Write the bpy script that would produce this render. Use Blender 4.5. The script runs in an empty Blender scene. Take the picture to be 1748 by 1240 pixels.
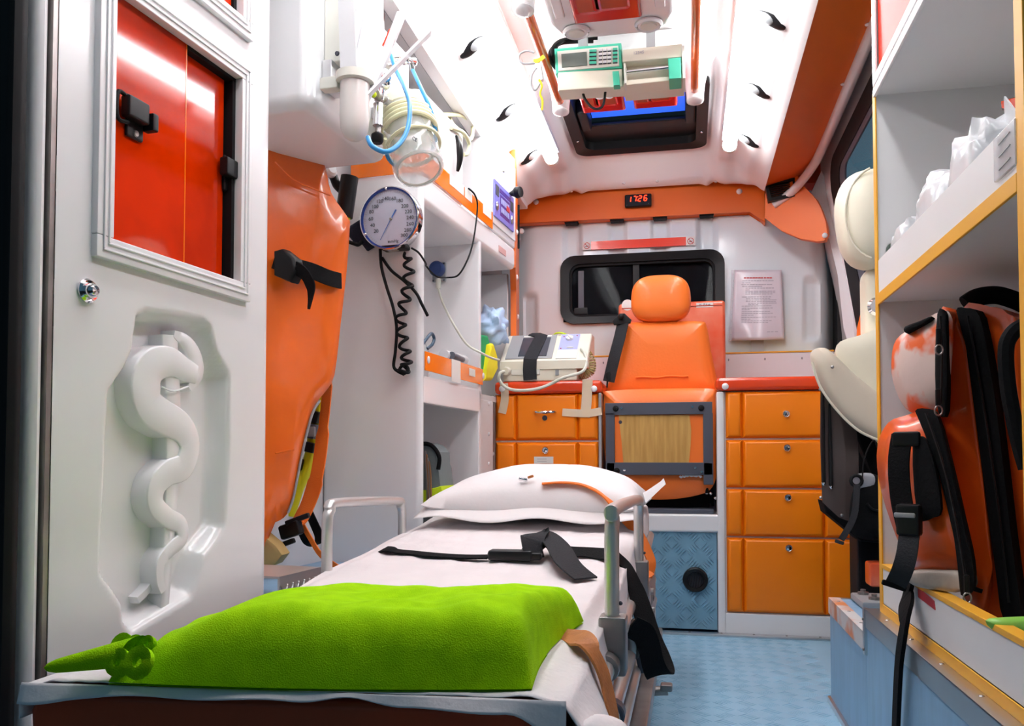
import bpy, bmesh, math, random
from mathutils import Vector, Matrix, noise
random.seed(7)
# ---------------------------------------------------------------- camera, world, exposure
S = bpy.context.scene
COL = S.collection
FPX, CX, CY = 1450.0, 874.0, 734.0          # focal length and principal point for a 1748x1240 frame
CZ = 0.565                                   # lens height above the vehicle floor
PSI, THE = math.atan(0.2075), math.atan(0.035)
cam_d = bpy.data.cameras.new('camera'); cam = bpy.data.objects.new('camera', cam_d); COL.objects.link(cam)
cam.location = (0, 0, CZ); cam.rotation_euler = (math.pi/2+THE, 0, PSI)
cam_d.sensor_width = 36; cam_d.lens = 36*FPX/1748
cam_d.shift_x = (874-CX)/1748; cam_d.shift_y = (CY-620)/1748; cam_d.clip_start = 0.02
S.camera = cam
W = bpy.data.worlds.new('dusk'); S.world = W; W.use_nodes = True
W.node_tree.nodes['Background'].inputs[0].default_value = (0.055, 0.120, 0.170, 1)
W.node_tree.nodes['Background'].inputs[1].default_value = 0.85
S.view_settings.view_transform = 'Standard'; S.view_settings.look = 'None'
S.view_settings.exposure = 0.0; S.view_settings.gamma = 1; S.view_settings.use_curve_mapping = False
TUBE_E = 23.0                                # fluorescent ceiling tubes (built with the ceiling)
# ---------------------------------------------------------------- measuring: photograph pixel -> point on a plane of the place
FWD = Vector((-math.sin(PSI)*math.cos(THE), math.cos(PSI)*math.cos(THE), math.sin(THE)))
RGT = Vector((math.cos(PSI), math.sin(PSI), 0)); UPV = RGT.cross(FWD)
CAM = Vector((0, 0, CZ))
def ray(px, py): return FWD + RGT*((px-CX)/FPX) - UPV*((py-CY)/FPX)
def aY(px, py, Y): r = ray(px, py); return CAM + r*(Y/r.y)
def aX(px, py, X): r = ray(px, py); return CAM + r*(X/r.x)
def aZ(px, py, Z): r = ray(px, py); return CAM + r*((Z-CZ)/r.z)
# left-hand furniture stands turned a few degrees: local x = out of its face, y = along its face
LANG = -math.atan(0.09)
ML = Matrix.Translation((-0.849, 0, 0)) @ Matrix.Rotation(LANG, 4, 'Z'); MLI = ML.inverted()
def aL(px, py, d=0.0):                       # pixel -> local point on the face plane x = d
    o = MLI @ CAM; r = MLI.to_3x3() @ ray(px, py); return o + r*((d-o.x)/r.x)
def aLs(px, py, s):                          # pixel -> local point on the plane y = s
    o = MLI @ CAM; r = MLI.to_3x3() @ ray(px, py); return o + r*((s-o.y)/r.y)
# ---------------------------------------------------------------- materials
MATS = {}
def mat(name, col, rough=0.5, metal=0.0, bump=0.0, bscale=60.0, var=0.0, vscale=8.0, coat=0.0, emit=None, es=0.0, alpha=1.0, trans=0.0, sheen=0.0, spec=0.5, sss=0.0, stretch=None, col2=None, ior=1.45):
    m = bpy.data.materials.new(name); m.use_nodes = True; nt = m.node_tree; p = nt.nodes['Principled BSDF']
    I = p.inputs
    I['Base Color'].default_value = (*col, 1); I['Roughness'].default_value = rough; I['Metallic'].default_value = metal
    I['Coat Weight'].default_value = coat; I['Coat Roughness'].default_value = 0.06; I['Alpha'].default_value = alpha
    I['Transmission Weight'].default_value = trans; I['Sheen Weight'].default_value = sheen; I['Specular IOR Level'].default_value = spec
    I['IOR'].default_value = ior
    if sss: I['Subsurface Weight'].default_value = sss; I['Subsurface Radius'].default_value = (.02, .02, .02)
    if emit: I['Emission Color'].default_value = (*emit, 1); I['Emission Strength'].default_value = es
    def noisetex(scale, detail=4.0):
        tc = nt.nodes.new('ShaderNodeTexCoord'); n = nt.nodes.new('ShaderNodeTexNoise')
        n.inputs['Scale'].default_value = scale; n.inputs['Detail'].default_value = detail
        if stretch:
            mp = nt.nodes.new('ShaderNodeMapping'); mp.inputs['Scale'].default_value = stretch
            nt.links.new(tc.outputs['Object'], mp.inputs['Vector']); nt.links.new(mp.outputs[0], n.inputs['Vector'])
        else: nt.links.new(tc.outputs['Object'], n.inputs['Vector'])
        return n
    if var:
        n = noisetex(vscale); r = nt.nodes.new('ShaderNodeValToRGB')
        c2 = col2 if col2 else tuple(max(0, c*(1-var)) for c in col)
        r.color_ramp.elements[0].position = .35; r.color_ramp.elements[1].position = .65
        r.color_ramp.elements[0].color = (*c2, 1); r.color_ramp.elements[1].color = (*col, 1)
        nt.links.new(n.outputs['Fac'], r.inputs[0]); nt.links.new(r.outputs[0], I['Base Color'])
    if bump:
        n = noisetex(bscale, 3.0); b = nt.nodes.new('ShaderNodeBump'); b.inputs['Strength'].default_value = bump; b.inputs['Distance'].default_value = 0.004
        nt.links.new(n.outputs['Fac'], b.inputs['Height']); nt.links.new(b.outputs[0], I['Normal'])
    MATS[name] = m; return m
white = mat('white_gloss_shell', (.85, .845, .86), .22, coat=.3, var=.03, vscale=3)
whitem = mat('white_painted_board', (.78, .775, .78), .45, var=.03, vscale=4)
wroof = mat('white_roof_lining', (.85, .82, .825), .3, coat=.2, var=.02, vscale=3)
wbulk = mat('white_bulkhead_moulding', (.80, .89, .93), .25, coat=.3, var=.03, vscale=3)
offw = mat('off_white_plastic', (.74, .73, .66), .4)
beige = mat('beige_plastic', (.76, .72, .60), .4, var=.05)
creamv = mat('cream_vinyl', (.80, .75, .60), .42, bump=.12, bscale=25, var=.08, vscale=5)
tanv = mat('tan_vinyl', (.62, .54, .43), .45, bump=.12, bscale=25)
orangev = mat('orange_vinyl', (.90, .19, .025), .36, bump=.10, bscale=120, coat=.15)
orangep = mat('orange_tarpaulin', (.90, .155, .012), .25, bump=.25, bscale=18, coat=.4, var=.15, vscale=6)
orangebag = mat('orange_coated_fabric', (.78, .10, .008), .28, bump=.3, bscale=22, coat=.35, var=.2, vscale=5)
oranged = mat('orange_drawer_plastic', (.93, .225, .003), .34, bump=.06, bscale=260, var=.05, vscale=4)
orangeb = mat('orange_trim_vinyl', (.80, .15, .010), .4, bump=.05, bscale=300)
orangel = mat('orange_acrylic', (.95, .20, .005), .12, coat=.5)
orangerod = mat('orange_coated_tube', (.62, .10, .012), .25, coat=.5)
orangew = mat('orange_webbing', (.80, .17, .012), .6, bump=.3, bscale=400)
orangew2 = mat('faded_orange_webbing', (.55, .19, .05), .65, bump=.35, bscale=300, var=.3, vscale=30)
yelloww = mat('yellow_edge_band', (.80, .40, .03), .4)
redp = mat('red_plastic_gloss', (.60, .012, .010), .18, coat=.5)
redc = mat('red_counter_plastic', (.75, .055, .008), .25, coat=.4)
redac = mat('red_acrylic', (.80, .035, .0), .05, alpha=.86, var=.35, vscale=6)
redm = mat('dark_red_vinyl', (.45, .055, .014), .45, bump=.1)
black = mat('black_plastic', (.008, .008, .009), .38, spec=.3)
blackm = mat('black_rubber', (.008, .008, .009), .6, spec=.2)
blackw = mat('black_webbing', (.008, .008, .009), .8, bump=.4, bscale=350, spec=.12)
greyw = mat('charcoal_webbing', (.030, .031, .035), .8, bump=.4, bscale=350, spec=.15)
blackf = mat('black_fabric', (.007, .007, .008), .85, bump=.3, bscale=150, spec=.12)
darkgrey = mat('slate_grey_steel', (.075, .082, .11), .4, bump=.05, bscale=200)
grey = mat('grey_plastic', (.30, .31, .32), .4)
greyf = mat('grey_fabric', (.16, .19, .20), .75, bump=.3)
chrome = mat('chrome', (.80, .80, .82), .12, metal=1)
alu = mat('brushed_aluminium', (.68, .68, .69), .32, metal=1, var=.12, vscale=20, stretch=(1, .1, 1))
alum = mat('satin_aluminium_tube', (.66, .65, .64), .36, metal=.75)
steel = mat('worn_steel', (.38, .36, .35), .4, metal=.9, var=.3, vscale=15)
brownst = mat('brown_painted_steel', (.11, .085, .08), .35, metal=.3)
bluef = mat('blue_floor_vinyl', (.27, .49, .66), .42, bump=.08, bscale=90, var=.10, vscale=5)
bluek = mat('blue_tread_sheet', (.19, .37, .50), .42, var=.12, vscale=5)
blueb = mat('blue_laminate', (.25, .43, .62), .38, var=.12, vscale=40, stretch=(1, 1, .2))
bluec = mat('blue_cap_plastic', (.02, .045, .16), .4)
hoseb = mat('blue_hose', (.03, .27, .60), .35)
hosey = mat('yellowed_hose', (.76, .76, .50), .4)
hosec = mat('cream_cable', (.62, .62, .54), .45)
green = mat('green_fleece', (.42, .80, .003), .95, bump=.55, bscale=700, var=.12, vscale=45, col2=(.34, .70, .002), spec=.1)
greenb = mat('green_bag_fabric', (.01, .30, .10), .6, bump=.2)
greenp = mat('green_pump_plastic', (.06, .50, .33), .35)
greenl = mat('lime_printed_bag', (.16, .56, .05), .35, var=.3, vscale=9, col2=(.30, .62, .10))
yellow = mat('yellow_plastic', (.82, .78, .01), .35)
yellowf = mat('yellow_fabric', (.85, .72, .01), .5, bump=.2)
hivis = mat('hi_vis_yellow', (.60, .80, .01), .5)
sheetm = mat('white_paper_sheet', (.82, .76, .765), .75, bump=.25, bscale=90, var=.05, vscale=12)
pillowm = mat('white_pillowcase', (.84, .81, .815), .75, bump=.2, bscale=60)
paperm = mat('paper_in_sleeve', (.72, .68, .74), .25, coat=.3)
plastw = mat('clear_film', (.85, .85, .90), .15, alpha=.45, coat=.4)
plasts = mat('translucent_wrapper', (.86, .87, .90), .25, alpha=.75, coat=.3)
clear = mat('clear_jar_plastic', (.86, .90, .90), .05, alpha=.34, coat=.6)
wood = mat('plywood', (.60, .35, .10), .5, var=.3, vscale=6, stretch=(14, 1, 1.2), col2=(.46, .25, .06))
masking = mat('masking_tape', (.72, .58, .42), .6)
sticker = mat('white_sticker', (.80, .78, .74), .4)
ink = mat('dark_ink', (.05, .05, .07), .6)
inkl = mat('pale_grey_ink', (.42, .40, .46), .6)
inkr = mat('red_ink', (.60, .05, .05), .6)
redst = mat('red_sticker', (.85, .045, .012), .3, coat=.3)
lcd = mat('lcd_screen', (.11, .14, .12), .15)
screen = mat('dark_screen', (.05, .065, .085), .12)
purple = mat('purple_keypad', (.22, .22, .66), .25)
purpled = mat('dark_purple_keypad', (.09, .05, .28), .25)
lilac = mat('lilac_panel', (.36, .39, .74), .35)
glassd = mat('dark_window_glass', (.006, .007, .010), .03, alpha=.7, spec=.06)
glassg = mat('gauge_face', (.64, .66, .80), .25, coat=.4)
gaugeb = mat('gauge_blue_ring', (.03, .07, .35), .3)
cab = mat('dark_cab_lining', (.018, .018, .02), .8)
cabg = mat('grey_green_reflection', (.16, .21, .19), .6)
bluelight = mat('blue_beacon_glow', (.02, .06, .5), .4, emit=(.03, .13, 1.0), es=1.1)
bluelamp = mat('blue_beacon_lamp', (.02, .06, .5), .4, emit=(.05, .12, 1.0), es=5)
ledred = mat('red_led', (.5, .01, .01), .4, emit=(1.0, .04, .01), es=4)
tubem = mat('fluorescent_tube', (1, 1, 1), .3, emit=(.97, .985, 1.0), es=TUBE_E)
bluepl = mat('pale_blue_film', (.52, .68, .92), .35, sss=0, bump=.5, bscale=25)
def scuffed(name, c1, c2, scale, lo, hi, **k):
    m = mat(name, c1, var=.5, vscale=scale, col2=c2, **k)
    r = [n for n in m.node_tree.nodes if n.type == 'VALTORGB'][0]
    r.color_ramp.elements[0].position = lo; r.color_ramp.elements[1].position = hi; return m
wornbag = scuffed('orange_fabric_worn_white', (.72, .55, .50), (.78, .12, .02), 9.0, .45, .50, rough=.4, bump=.3, bscale=30)
scufbox = scuffed('orange_plastic_faded', (.86, .30, .18), (.80, .085, .015), 5.0, .42, .72, rough=.25, coat=.3)
rustedge = scuffed('scratched_orange_edge_metal', (.62, .60, .60), (.66, .22, .08), 9.0, .42, .55, rough=.4)
# ---------------------------------------------------------------- mesh helpers
class G:
    def __init__(s, M=None): s.bm = bmesh.new(); s.M = M; s.wn = False
    def _bev(s, g, r, seg):
        if r > 0:
            s.wn = True; es = list({e for f in g for e in f.edges})
            bmesh.ops.bevel(s.bm, geom=es, offset=r, segments=seg, affect='EDGES', profile=.5, clamp_overlap=True)
    def box(s, x0, x1, y0, y1, z0, z1, bev=0, seg=2):
        v = [s.bm.verts.new((x, y, z)) for x in (x0, x1) for y in (y0, y1) for z in (z0, z1)]
        f = [s.bm.faces.new([v[i] for i in q]) for q in ((0, 1, 3, 2), (4, 6, 7, 5), (0, 4, 5, 1), (2, 3, 7, 6), (0, 2, 6, 4), (1, 5, 7, 3))]
        s._bev(f, bev, seg); return s
    def obox(s, c, sz, R=None, bev=0, seg=2):          # oriented box: centre, full sizes, 3x3 rotation
        R = R or Matrix.Identity(3); c = Vector(c)
        v = [s.bm.verts.new(c + R @ Vector((x*sz[0]/2, y*sz[1]/2, z*sz[2]/2))) for x in (-1, 1) for y in (-1, 1) for z in (-1, 1)]
        f = [s.bm.faces.new([v[i] for i in q]) for q in ((0, 1, 3, 2), (4, 6, 7, 5), (0, 4, 5, 1), (2, 3, 7, 6), (0, 2, 6, 4), (1, 5, 7, 3))]
        s._bev(f, bev, seg); return s
    def ring(s, c, ax, r, n, ref=None):
        ax = Vector(ax).normalized(); u = ref if ref else (Vector((0, 0, 1)) if abs(ax.z) < .9 else Vector((1, 0, 0)))
        a = ax.cross(u).normalized(); b = a.cross(ax)
        return [s.bm.verts.new(Vector(c) + a*(r*math.cos(2*math.pi*i/n)) + b*(r*math.sin(2*math.pi*i/n))) for i in range(n)]
    def bridge(s, A, B):
        n = len(A)
        for i in range(n): s.bm.faces.new((A[i], A[(i+1) % n], B[(i+1) % n], B[i]))
    def lathe(s, prof, o, ax, n=20, cap=True):          # prof: (radius, height) along ax
        o = Vector(o); ax = Vector(ax).normalized(); rs = [s.ring(o+ax*h, ax, max(r, 1e-5), n) for r, h in prof]
        for A, B in zip(rs, rs[1:]): s.bridge(A, B)
        if cap: s.bm.faces.new(list(reversed(rs[0]))); s.bm.faces.new(rs[-1])
        return s
    def cyl(s, p0, p1, r, r1=None, n=14):
        p0 = Vector(p0); p1 = Vector(p1); return s.lathe([(r, 0), (r if r1 is None else r1, (p1-p0).length)], p0, p1-p0, n)
    def tube(s, pts, r, n=8, closed=False):
        pts = [Vector(p) for p in pts]; N = len(pts); rs = []
        T = [((pts[(i+1) % N] if closed or i < N-1 else pts[i]) - (pts[i-1] if closed or i > 0 else pts[i])).normalized() for i in range(N)]
        u = Vector((0, 0, 1)) if abs(T[0].z) < .9 else Vector((1, 0, 0)); u = (u - T[0]*u.dot(T[0])).normalized()
        for i in range(N):
            u = u - T[i]*u.dot(T[i]); u = u.normalized() if u.length > 1e-6 else T[i].orthogonal().normalized(); w = T[i].cross(u)
            rr = r[i] if isinstance(r, (list, tuple)) else r
            rs.append([s.bm.verts.new(pts[i] + u*(rr*math.cos(2*math.pi*k/n)) + w*(rr*math.sin(2*math.pi*k/n))) for k in range(n)])
        for A, B in zip(rs, rs[1:]): s.bridge(A, B)
        if closed: s.bridge(rs[-1], rs[0])
        else: s.bm.faces.new(list(reversed(rs[0]))); s.bm.faces.new(rs[-1])
        return s
    def ribbon(s, pts, w, t, side):                      # flat strap: side = width direction (one or one per point)
        pts = [Vector(p) for p in pts]; N = len(pts); rs = []
        for i in range(N):
            T = (pts[min(i+1, N-1)] - pts[max(i-1, 0)]).normalized(); sd = Vector(side[min(i, len(side)-1)] if isinstance(side, list) else side)
            sd = (sd - T*sd.dot(T)).normalized(); nn = T.cross(sd); ww = w[i] if isinstance(w, (list, tuple)) else w
            rs.append([s.bm.verts.new(pts[i] + sd*(a*ww/2) + nn*(b*t/2)) for a, b in ((-1, -1), (1, -1), (1, 1), (-1, 1))])
        for A, B in zip(rs, rs[1:]): s.bridge(A, B)
        s.bm.faces.new(list(reversed(rs[0]))); s.bm.faces.new(rs[-1]); return s
    def prism(s, out, vec, bev=0, seg=2):                # outline (3D points) pushed along vec
        vec = Vector(vec); A = [s.bm.verts.new(Vector(p)) for p in out]; B = [s.bm.verts.new(Vector(p)+vec) for p in out]
        n = len(A); f = [s.bm.faces.new(A), s.bm.faces.new(list(reversed(B)))]
        f += [s.bm.faces.new((A[(i+1) % n], A[i], B[i], B[(i+1) % n])) for i in range(n)]
        if bev:
            s.wn = True; es = list(set(f[0].edges) | set(f[1].edges)); bmesh.ops.bevel(s.bm, geom=es, offset=bev, segments=seg, affect='EDGES', profile=.5, clamp_overlap=True)
        return s
    def grid(s, fn, nu, nv, skip=None, closeu=False):
        V = [[s.bm.verts.new(Vector(fn(i/nu, j/nv))) for j in range(nv+1)] for i in range(nu+(0 if closeu else 1))]
        for i in range(nu):
            for j in range(nv):
                if skip and skip((i+.5)/nu, (j+.5)/nv): continue
                A = V[i]; B = V[(i+1) % len(V)]; s.bm.faces.new((A[j], B[j], B[j+1], A[j+1]))
        return s
    def ball(s, c, r, nu=16, nv=10, e=1.0, R=None):       # (super)ellipsoid
        c = Vector(c); r = Vector(r) if hasattr(r, '__len__') else Vector((r, r, r)); R = R or Matrix.Identity(3)
        sp = lambda v: math.copysign(abs(v)**e, v)
        def f(u, v):
            a = 2*math.pi*u; b = math.pi*(v-.5)*.9999
            return c + R @ Vector((r.x*sp(math.cos(a))*sp(math.cos(b)), r.y*sp(math.sin(a))*sp(math.cos(b)), r.z*sp(math.sin(b))))
        return s.grid(f, nu, nv, closeu=True)
    def frame(s, x0, x1, z0, z1, w, y0, y1, bev=0):       # rectangular frame in xz, depth y0..y1
        s.box(x0, x1, y0, y1, z0, z0+w, bev); s.box(x0, x1, y0, y1, z1-w, z1, bev)
        s.box(x0, x0+w, y0, y1, z0+w, z1-w, bev); s.box(x1-w, x1, y0, y1, z0+w, z1-w, bev); return s
    def frx(s, y0, y1, z0, z1, w, x0, x1, bev=0):         # the same in yz
        s.box(x0, x1, y0, y1, z0, z0+w, bev); s.box(x0, x1, y0, y1, z1-w, z1, bev)
        s.box(x0, x1, y0, y0+w, z0+w, z1-w, bev); s.box(x0, x1, y1-w, y1, z0+w, z1-w, bev); return s
    def done(s, name, m, parent=None, ang=38, base=None, weld=False):
        bm = s.bm
        if weld: bmesh.ops.remove_doubles(bm, verts=bm.verts, dist=1e-5)
        if s.M is not None: bm.transform(s.M)
        bmesh.ops.recalc_face_normals(bm, faces=bm.faces)
        lim = math.radians(ang)
        for f in bm.faces: f.smooth = True
        for e in bm.edges:
            if len(e.link_faces) == 2 and e.calc_face_angle(0) > lim: e.smooth = False
        me = bpy.data.meshes.new(name); o = bpy.data.objects.new(name, me); COL.objects.link(o)
        if parent is not None:
            o.parent = parent; w = wl(parent); bm.transform(Matrix.Translation(-w))
        else:
            xs = [v.co for v in bm.verts]
            lo = Vector([min(c[i] for c in xs) for i in range(3)]); hi = Vector([max(c[i] for c in xs) for i in range(3)])
            w = Vector(base) if base else Vector(((lo.x+hi.x)/2, (lo.y+hi.y)/2, lo.z)); o.location = w; bm.transform(Matrix.Translation(-w))
        bm.to_mesh(me); bm.free(); me.materials.append(m)
        if s.wn: md = o.modifiers.new('even_shading', 'WEIGHTED_NORMAL'); md.keep_sharp = True; md.weight = 90
        return o
def wl(o):
    w = Vector((0, 0, 0))
    while o is not None: w += o.location; o = o.parent
    return w
def tag(o, label, cat, group=None):
    o['label'] = label; o['category'] = cat
    if group: o['group'] = group
    return o
def thing(name, loc, label, cat, group=None):
    o = bpy.data.objects.new(name, None); COL.objects.link(o); o.location = loc; o.empty_display_size = .05; return tag(o, label, cat, group)
def struct(o, label=None):
    o['kind'] = 'structure'
    if label: o['label'] = label
    return o
def share(src, parent, off, name=None):                    # another copy of a part, same mesh, moved by off
    c = src.copy(); COL.objects.link(c); c.parent = parent; c.location = src.location + Vector(off); return c
def cr(pts, n=8, closed=False):                             # smooth curve through points
    pts = [Vector(p) for p in pts]; N = len(pts); out = []
    for i in range(N if closed else N-1):
        g = (lambda k: pts[k % N]) if closed else (lambda k: pts[max(0, min(N-1, k))])
        a, b, c, d = g(i-1), g(i), g(i+1), g(i+2)
        for k in range(n):
            t = k/n; out.append(.5*((2*b)+(c-a)*t+(2*a-5*b+4*c-d)*t*t+(3*b-a-3*c+d)*t**3))
    if not closed: out.append(pts[-1])
    return out
def text(body, size, M, m, parent, name='lettering', align='CENTER', depth=.0003, font_scale=1.0):
    cu = bpy.data.curves.new(name, 'FONT'); cu.body = body; cu.size = size; cu.align_x = align; cu.align_y = 'CENTER'; cu.extrude = depth
    cu.resolution_u = 2; t = bpy.data.objects.new(name, cu); COL.objects.link(t)
    bpy.context.view_layer.update()
    me = bpy.data.meshes.new_from_object(t); bpy.data.objects.remove(t); bpy.data.curves.remove(cu)
    me.transform(M); me.transform(Matrix.Translation(-wl(parent)))
    me.materials.clear(); me.materials.append(m); me.name = name
    o = bpy.data.objects.new(name, me); COL.objects.link(o); o.parent = parent; return o
def facing(o, xdir, up=(0, 0, 1)):                          # matrix: text reads along xdir, upright along up
    x = Vector(xdir).normalized(); u = Vector(up); u = (u - x*u.dot(x)).normalized(); z = x.cross(u)
    M = Matrix((x, u, z)).transposed().to_4x4(); M.translation = Vector(o); return M
def rr(x0, x1, z0, z1, r, n=6):                             # rounded rectangle in 2D
    o = []
    for cx, cz, a in ((x1-r, z1-r, 0), (x0+r, z1-r, 90), (x0+r, z0+r, 180), (x1-r, z0+r, 270)):
        for i in range(n+1): t = math.radians(a+90*i/n); o.append((cx+r*math.cos(t), cz+r*math.sin(t)))
    return o
def ss(a, b, x): t = max(0.0, min(1.0, (x-a)/(b-a))); return t*t*(3-2*t)
def lip(g, outer, inner, depth_vec):                        # frame between two outlines with the same point count
    d = Vector(depth_vec); n = len(outer)
    A = [g.bm.verts.new(Vector(p)) for p in outer]; B = [g.bm.verts.new(Vector(p)) for p in inner]
    C = [g.bm.verts.new(Vector(p)+d) for p in outer]; D = [g.bm.verts.new(Vector(p)+d) for p in inner]
    g.bridge(A, B); g.bridge(B, D); g.bridge(D, C); g.bridge(C, A); return g
def tread(g, origin, ux, uy, un, nx, ny, pitch=.052, L=.036, wd=.0048, h=.0022):
    o = Vector(origin); ux = Vector(ux); uy = Vector(uy); un = Vector(un)
    for i in range(nx):
        for j in range(ny):
            c = o + ux*((i+.5)*pitch) + uy*((j+.5)*pitch); sgn = 1 if (i+j) % 2 else -1
            a = (ux + uy*sgn).normalized(); b = (uy - ux*sgn).normalized()
            for k in range(5):
                m = c + b*((k-2)*.0088); l = L*(.5 if k in (0, 4) else .5)
                v = [g.bm.verts.new(m + a*p + b*q + un*r) for p, q, r in ((-l, 0, 0), (0, -wd/2, 0), (l, 0, 0), (0, wd/2, 0), (-l*.7, 0, h), (l*.7, 0, h))]
                for q in ((0, 1, 5, 4), (1, 2, 5), (2, 3, 4, 5), (3, 0, 4)): g.bm.faces.new([v[z] for z in q])
# ================================================================ THE SETTING
BY = 3.60                                    # bulkhead face
DY = 2.85                                    # drawer fronts
XC = -0.175                                  # middle of the roof
fl = struct(G().box(-1.25, .75, .35, 3.75, -.04, 0).done('floor', bluef))
g = G(); tread(g, (-.16, 1.30, 0), (1, 0, 0), (0, 1, 0), (0, 0, 1), 10, 29, h=.0011)
t = g.done('tread_pattern', bluef, fl); t['kind'] = 'stuff'
g = G().box(-.36, .60, DY-.045, DY-.012, 0, .008, .003)
fs = struct(g.done('trim_1', alu))
b0 = None
for k in range(9):
    if b0 is None: b0 = G().lathe([(.004, 0), (.003, .002)], (-.30, DY-.03, .008), (0, 0, 1), 8).done('screw', steel, fs)
    else: share(b0, fs, (k*.1, 0, 0))
# left van wall, right van wall, outer roof
struct(G().box(-9, 9, -9, 12, -.62, -.60).done('ground', mat('night_asphalt', (.03, .03, .032), .85)))  # unseen ground outside, added to cut the blue sky light from below
struct(G(ML).box(-.34, -.28, .9, 3.65, 0, 1.85).done('wall_left', white))
# ceiling lining: profile across, carried along the vehicle
def cz_prof(dx):
    a = abs(dx)
    if a < .255: return 1.80
    if a < .30: return 1.80 - .065*ss(.255, .30, a)
    if a < .35: return 1.735 - .012*ss(.30, .33, a)
    if a < .42: return 1.723 - .063*ss(.35, .425, a)
    return 1.66 - .04*ss(.42, .48, a)
sta = [.35, .8, 1.2, 1.6, 2.0, 2.4, 2.75, 2.9, 3.1, 3.2, 3.345, 3.36, 3.38, 3.40, 3.42, 3.44, 3.46, 3.48, 3.50, 3.52]
dxs = sorted(set([round(-.475+i*.95/76, 4) for i in range(77)] + [-.24, .24, -.255, .255]))
def ceil_pt(dx, Y):
    z = cz_prof(dx); a = abs(dx)
    if Y > 3.36:
        t = (Y-3.36)/.16; cen = 1.80 - .108*ss(0, 1, t); lobe = 1.715 - .06*t if .27 < a < .47 else 9
        z2 = cen if a < .22 else cen + (1.645-cen)*ss(.22, .33, a)*ss(.52, .44, a)
        if a > .44: z2 = min(z2, z)
        z = z + (min(z, z2) - z)*ss(0, .9, t)
        if .25 < a and t > .55: z += (t-.55)*.10*ss(.25, .30, a)       # rounded ends of the light troughs
    return (XC+dx, Y, z)
g = G(); V = [[g.bm.verts.new(ceil_pt(d, y)) for d in dxs] for y in sta]
for j in range(len(sta)-1):
    for i in range(len(dxs)-1):
        if 2.75 < (sta[j]+sta[j+1])/2 < 3.345 and abs((dxs[i]+dxs[i+1])/2) < .24: continue   # roof-hatch opening
        g.bm.faces.new((V[j][i], V[j][i+1], V[j+1][i+1], V[j+1][i]))
ce = struct(g.done('ceiling', wroof, ang=50))
struct(G().box(-1.3, XC-.27, .35, 4.6, 1.86, 1.92).box(XC+.27, .56, .35, 4.6, 1.86, 1.92).box(XC-.27, XC+.27, .35, 2.74, 1.86, 1.92).box(XC-.27, XC+.27, 3.36, 4.6, 1.86, 1.92).done('ceiling_outer_roof', wroof))  # unseen roof slab, added to block sky light above the lining
# panel seam strips along the edge of the roof lining
struct(G().box(XC-.505, XC-.468, .9, 3.42, 1.600, 1.622, .004).done('trim_2', wroof))
struct(G().box(XC-.513, XC-.507, .9, 3.42, 1.612, 1.640, .001).done('trim_3', grey))
struct(G().box(-1.15, XC-.505, .9, 3.42, 1.64, 1.66).done('ceiling_edge_panel', wroof))
b0 = None
for px, py in ((975, 330), (1065, 321), (1122, 313), (1222, 303)):
    p = aY(px, py-3, 3.49); p.z = ceil_pt(p.x-XC, 3.49)[2]-.001
    G().ball(p, (.007, .007, .004), 8, 6).done('rivet', white, ce)
# roof hatch (window_2)
g = G(); lip(g, [(x, y, 1.782) for x, y in rr(XC-.252, XC+.252, 2.74, 3.362, .05)], [(x, y, 1.792) for x, y in rr(XC-.212, XC+.212, 2.78, 3.325, .04)], (0, 0, .085))
wh = struct(g.done('window_2', black, ang=45))
G().box(XC-.215, XC+.215, 3.16, 3.33, 1.822, 1.834, .004).done('blind', black, wh)
G().box(XC-.22, XC+.22, 2.76, 3.34, 1.872, 1.878).done('pane', glassd, wh)
G().box(XC-.172, XC+.172, 2.80, 3.17, 1.858, 1.864).done('beacon_glow_panel', bluelight, wh)  # self-glowing panel stands in for beacon light seen through the hatch
for sx in (-1, 1):
    G().box(XC+sx*.192-.02, XC+sx*.192+.02, 2.98, 3.16, 1.80, 1.86, .012).done('hatch_catch', black, wh)
    G().ball((XC+sx*.232, 3.20, 1.784), .005, 8, 6).done('screw', chrome, wh)
# bulkhead (wall_front): moulded shell with ribs, notches and a window opening
P = lambda px, py, Y=BY: aY(px, py, Y)
wx0, wx1 = P(958, 500).x, P(1237, 500).x; wz0, wz1 = P(1100, 551).z, P(1100, 434).z
notch = [P(x, 375).x for x in (977, 1054, 1127, 1206)]
def bulk(x, z):
    y = BY
    for nx in notch: y += .018*ss(.040, .028, abs(x-nx))*ss(1.40, 1.44, z)
    for gx, za, zb in ((P(905, 500).x, 1.09, 1.26), (P(1385, 500).x, 1.06, 1.28)):
        y += .02*ss(.035, .02, abs(x-gx))*ss(za-.02, za+.01, z)*ss(zb+.03, zb, z)
    y -= .015*math.sin(max(0, min(1, (z-1.0)/.6))*math.pi)
    y += .22*ss(P(1370, 500).x, P(1450, 500).x, x)**2                     # right-hand edge rolls back
    y += .10*ss(1.45, 1.62, z)*ss(P(1290, 400).x, P(1400, 400).x, x)
    y += .05*ss(P(915, 500).x, P(868, 500).x, x)
    return y
bx0, bx1, bz0, bz1 = -.80, .66, 0.0, 1.80
def fb(u, v):
    x = bx0+(bx1-bx0)*u; z = bz0+(bz1-bz0)*v; return (x, bulk(x, z), z)
def skipb(u, v):
    x = bx0+(bx1-bx0)*u; z = bz0+(bz1-bz0)*v; return wx0+.015 < x < wx1-.015 and wz0+.015 < z < wz1-.015
struct(G().grid(fb, 146, 150, skipb).done('wall_front', wbulk, ang=60))
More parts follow.
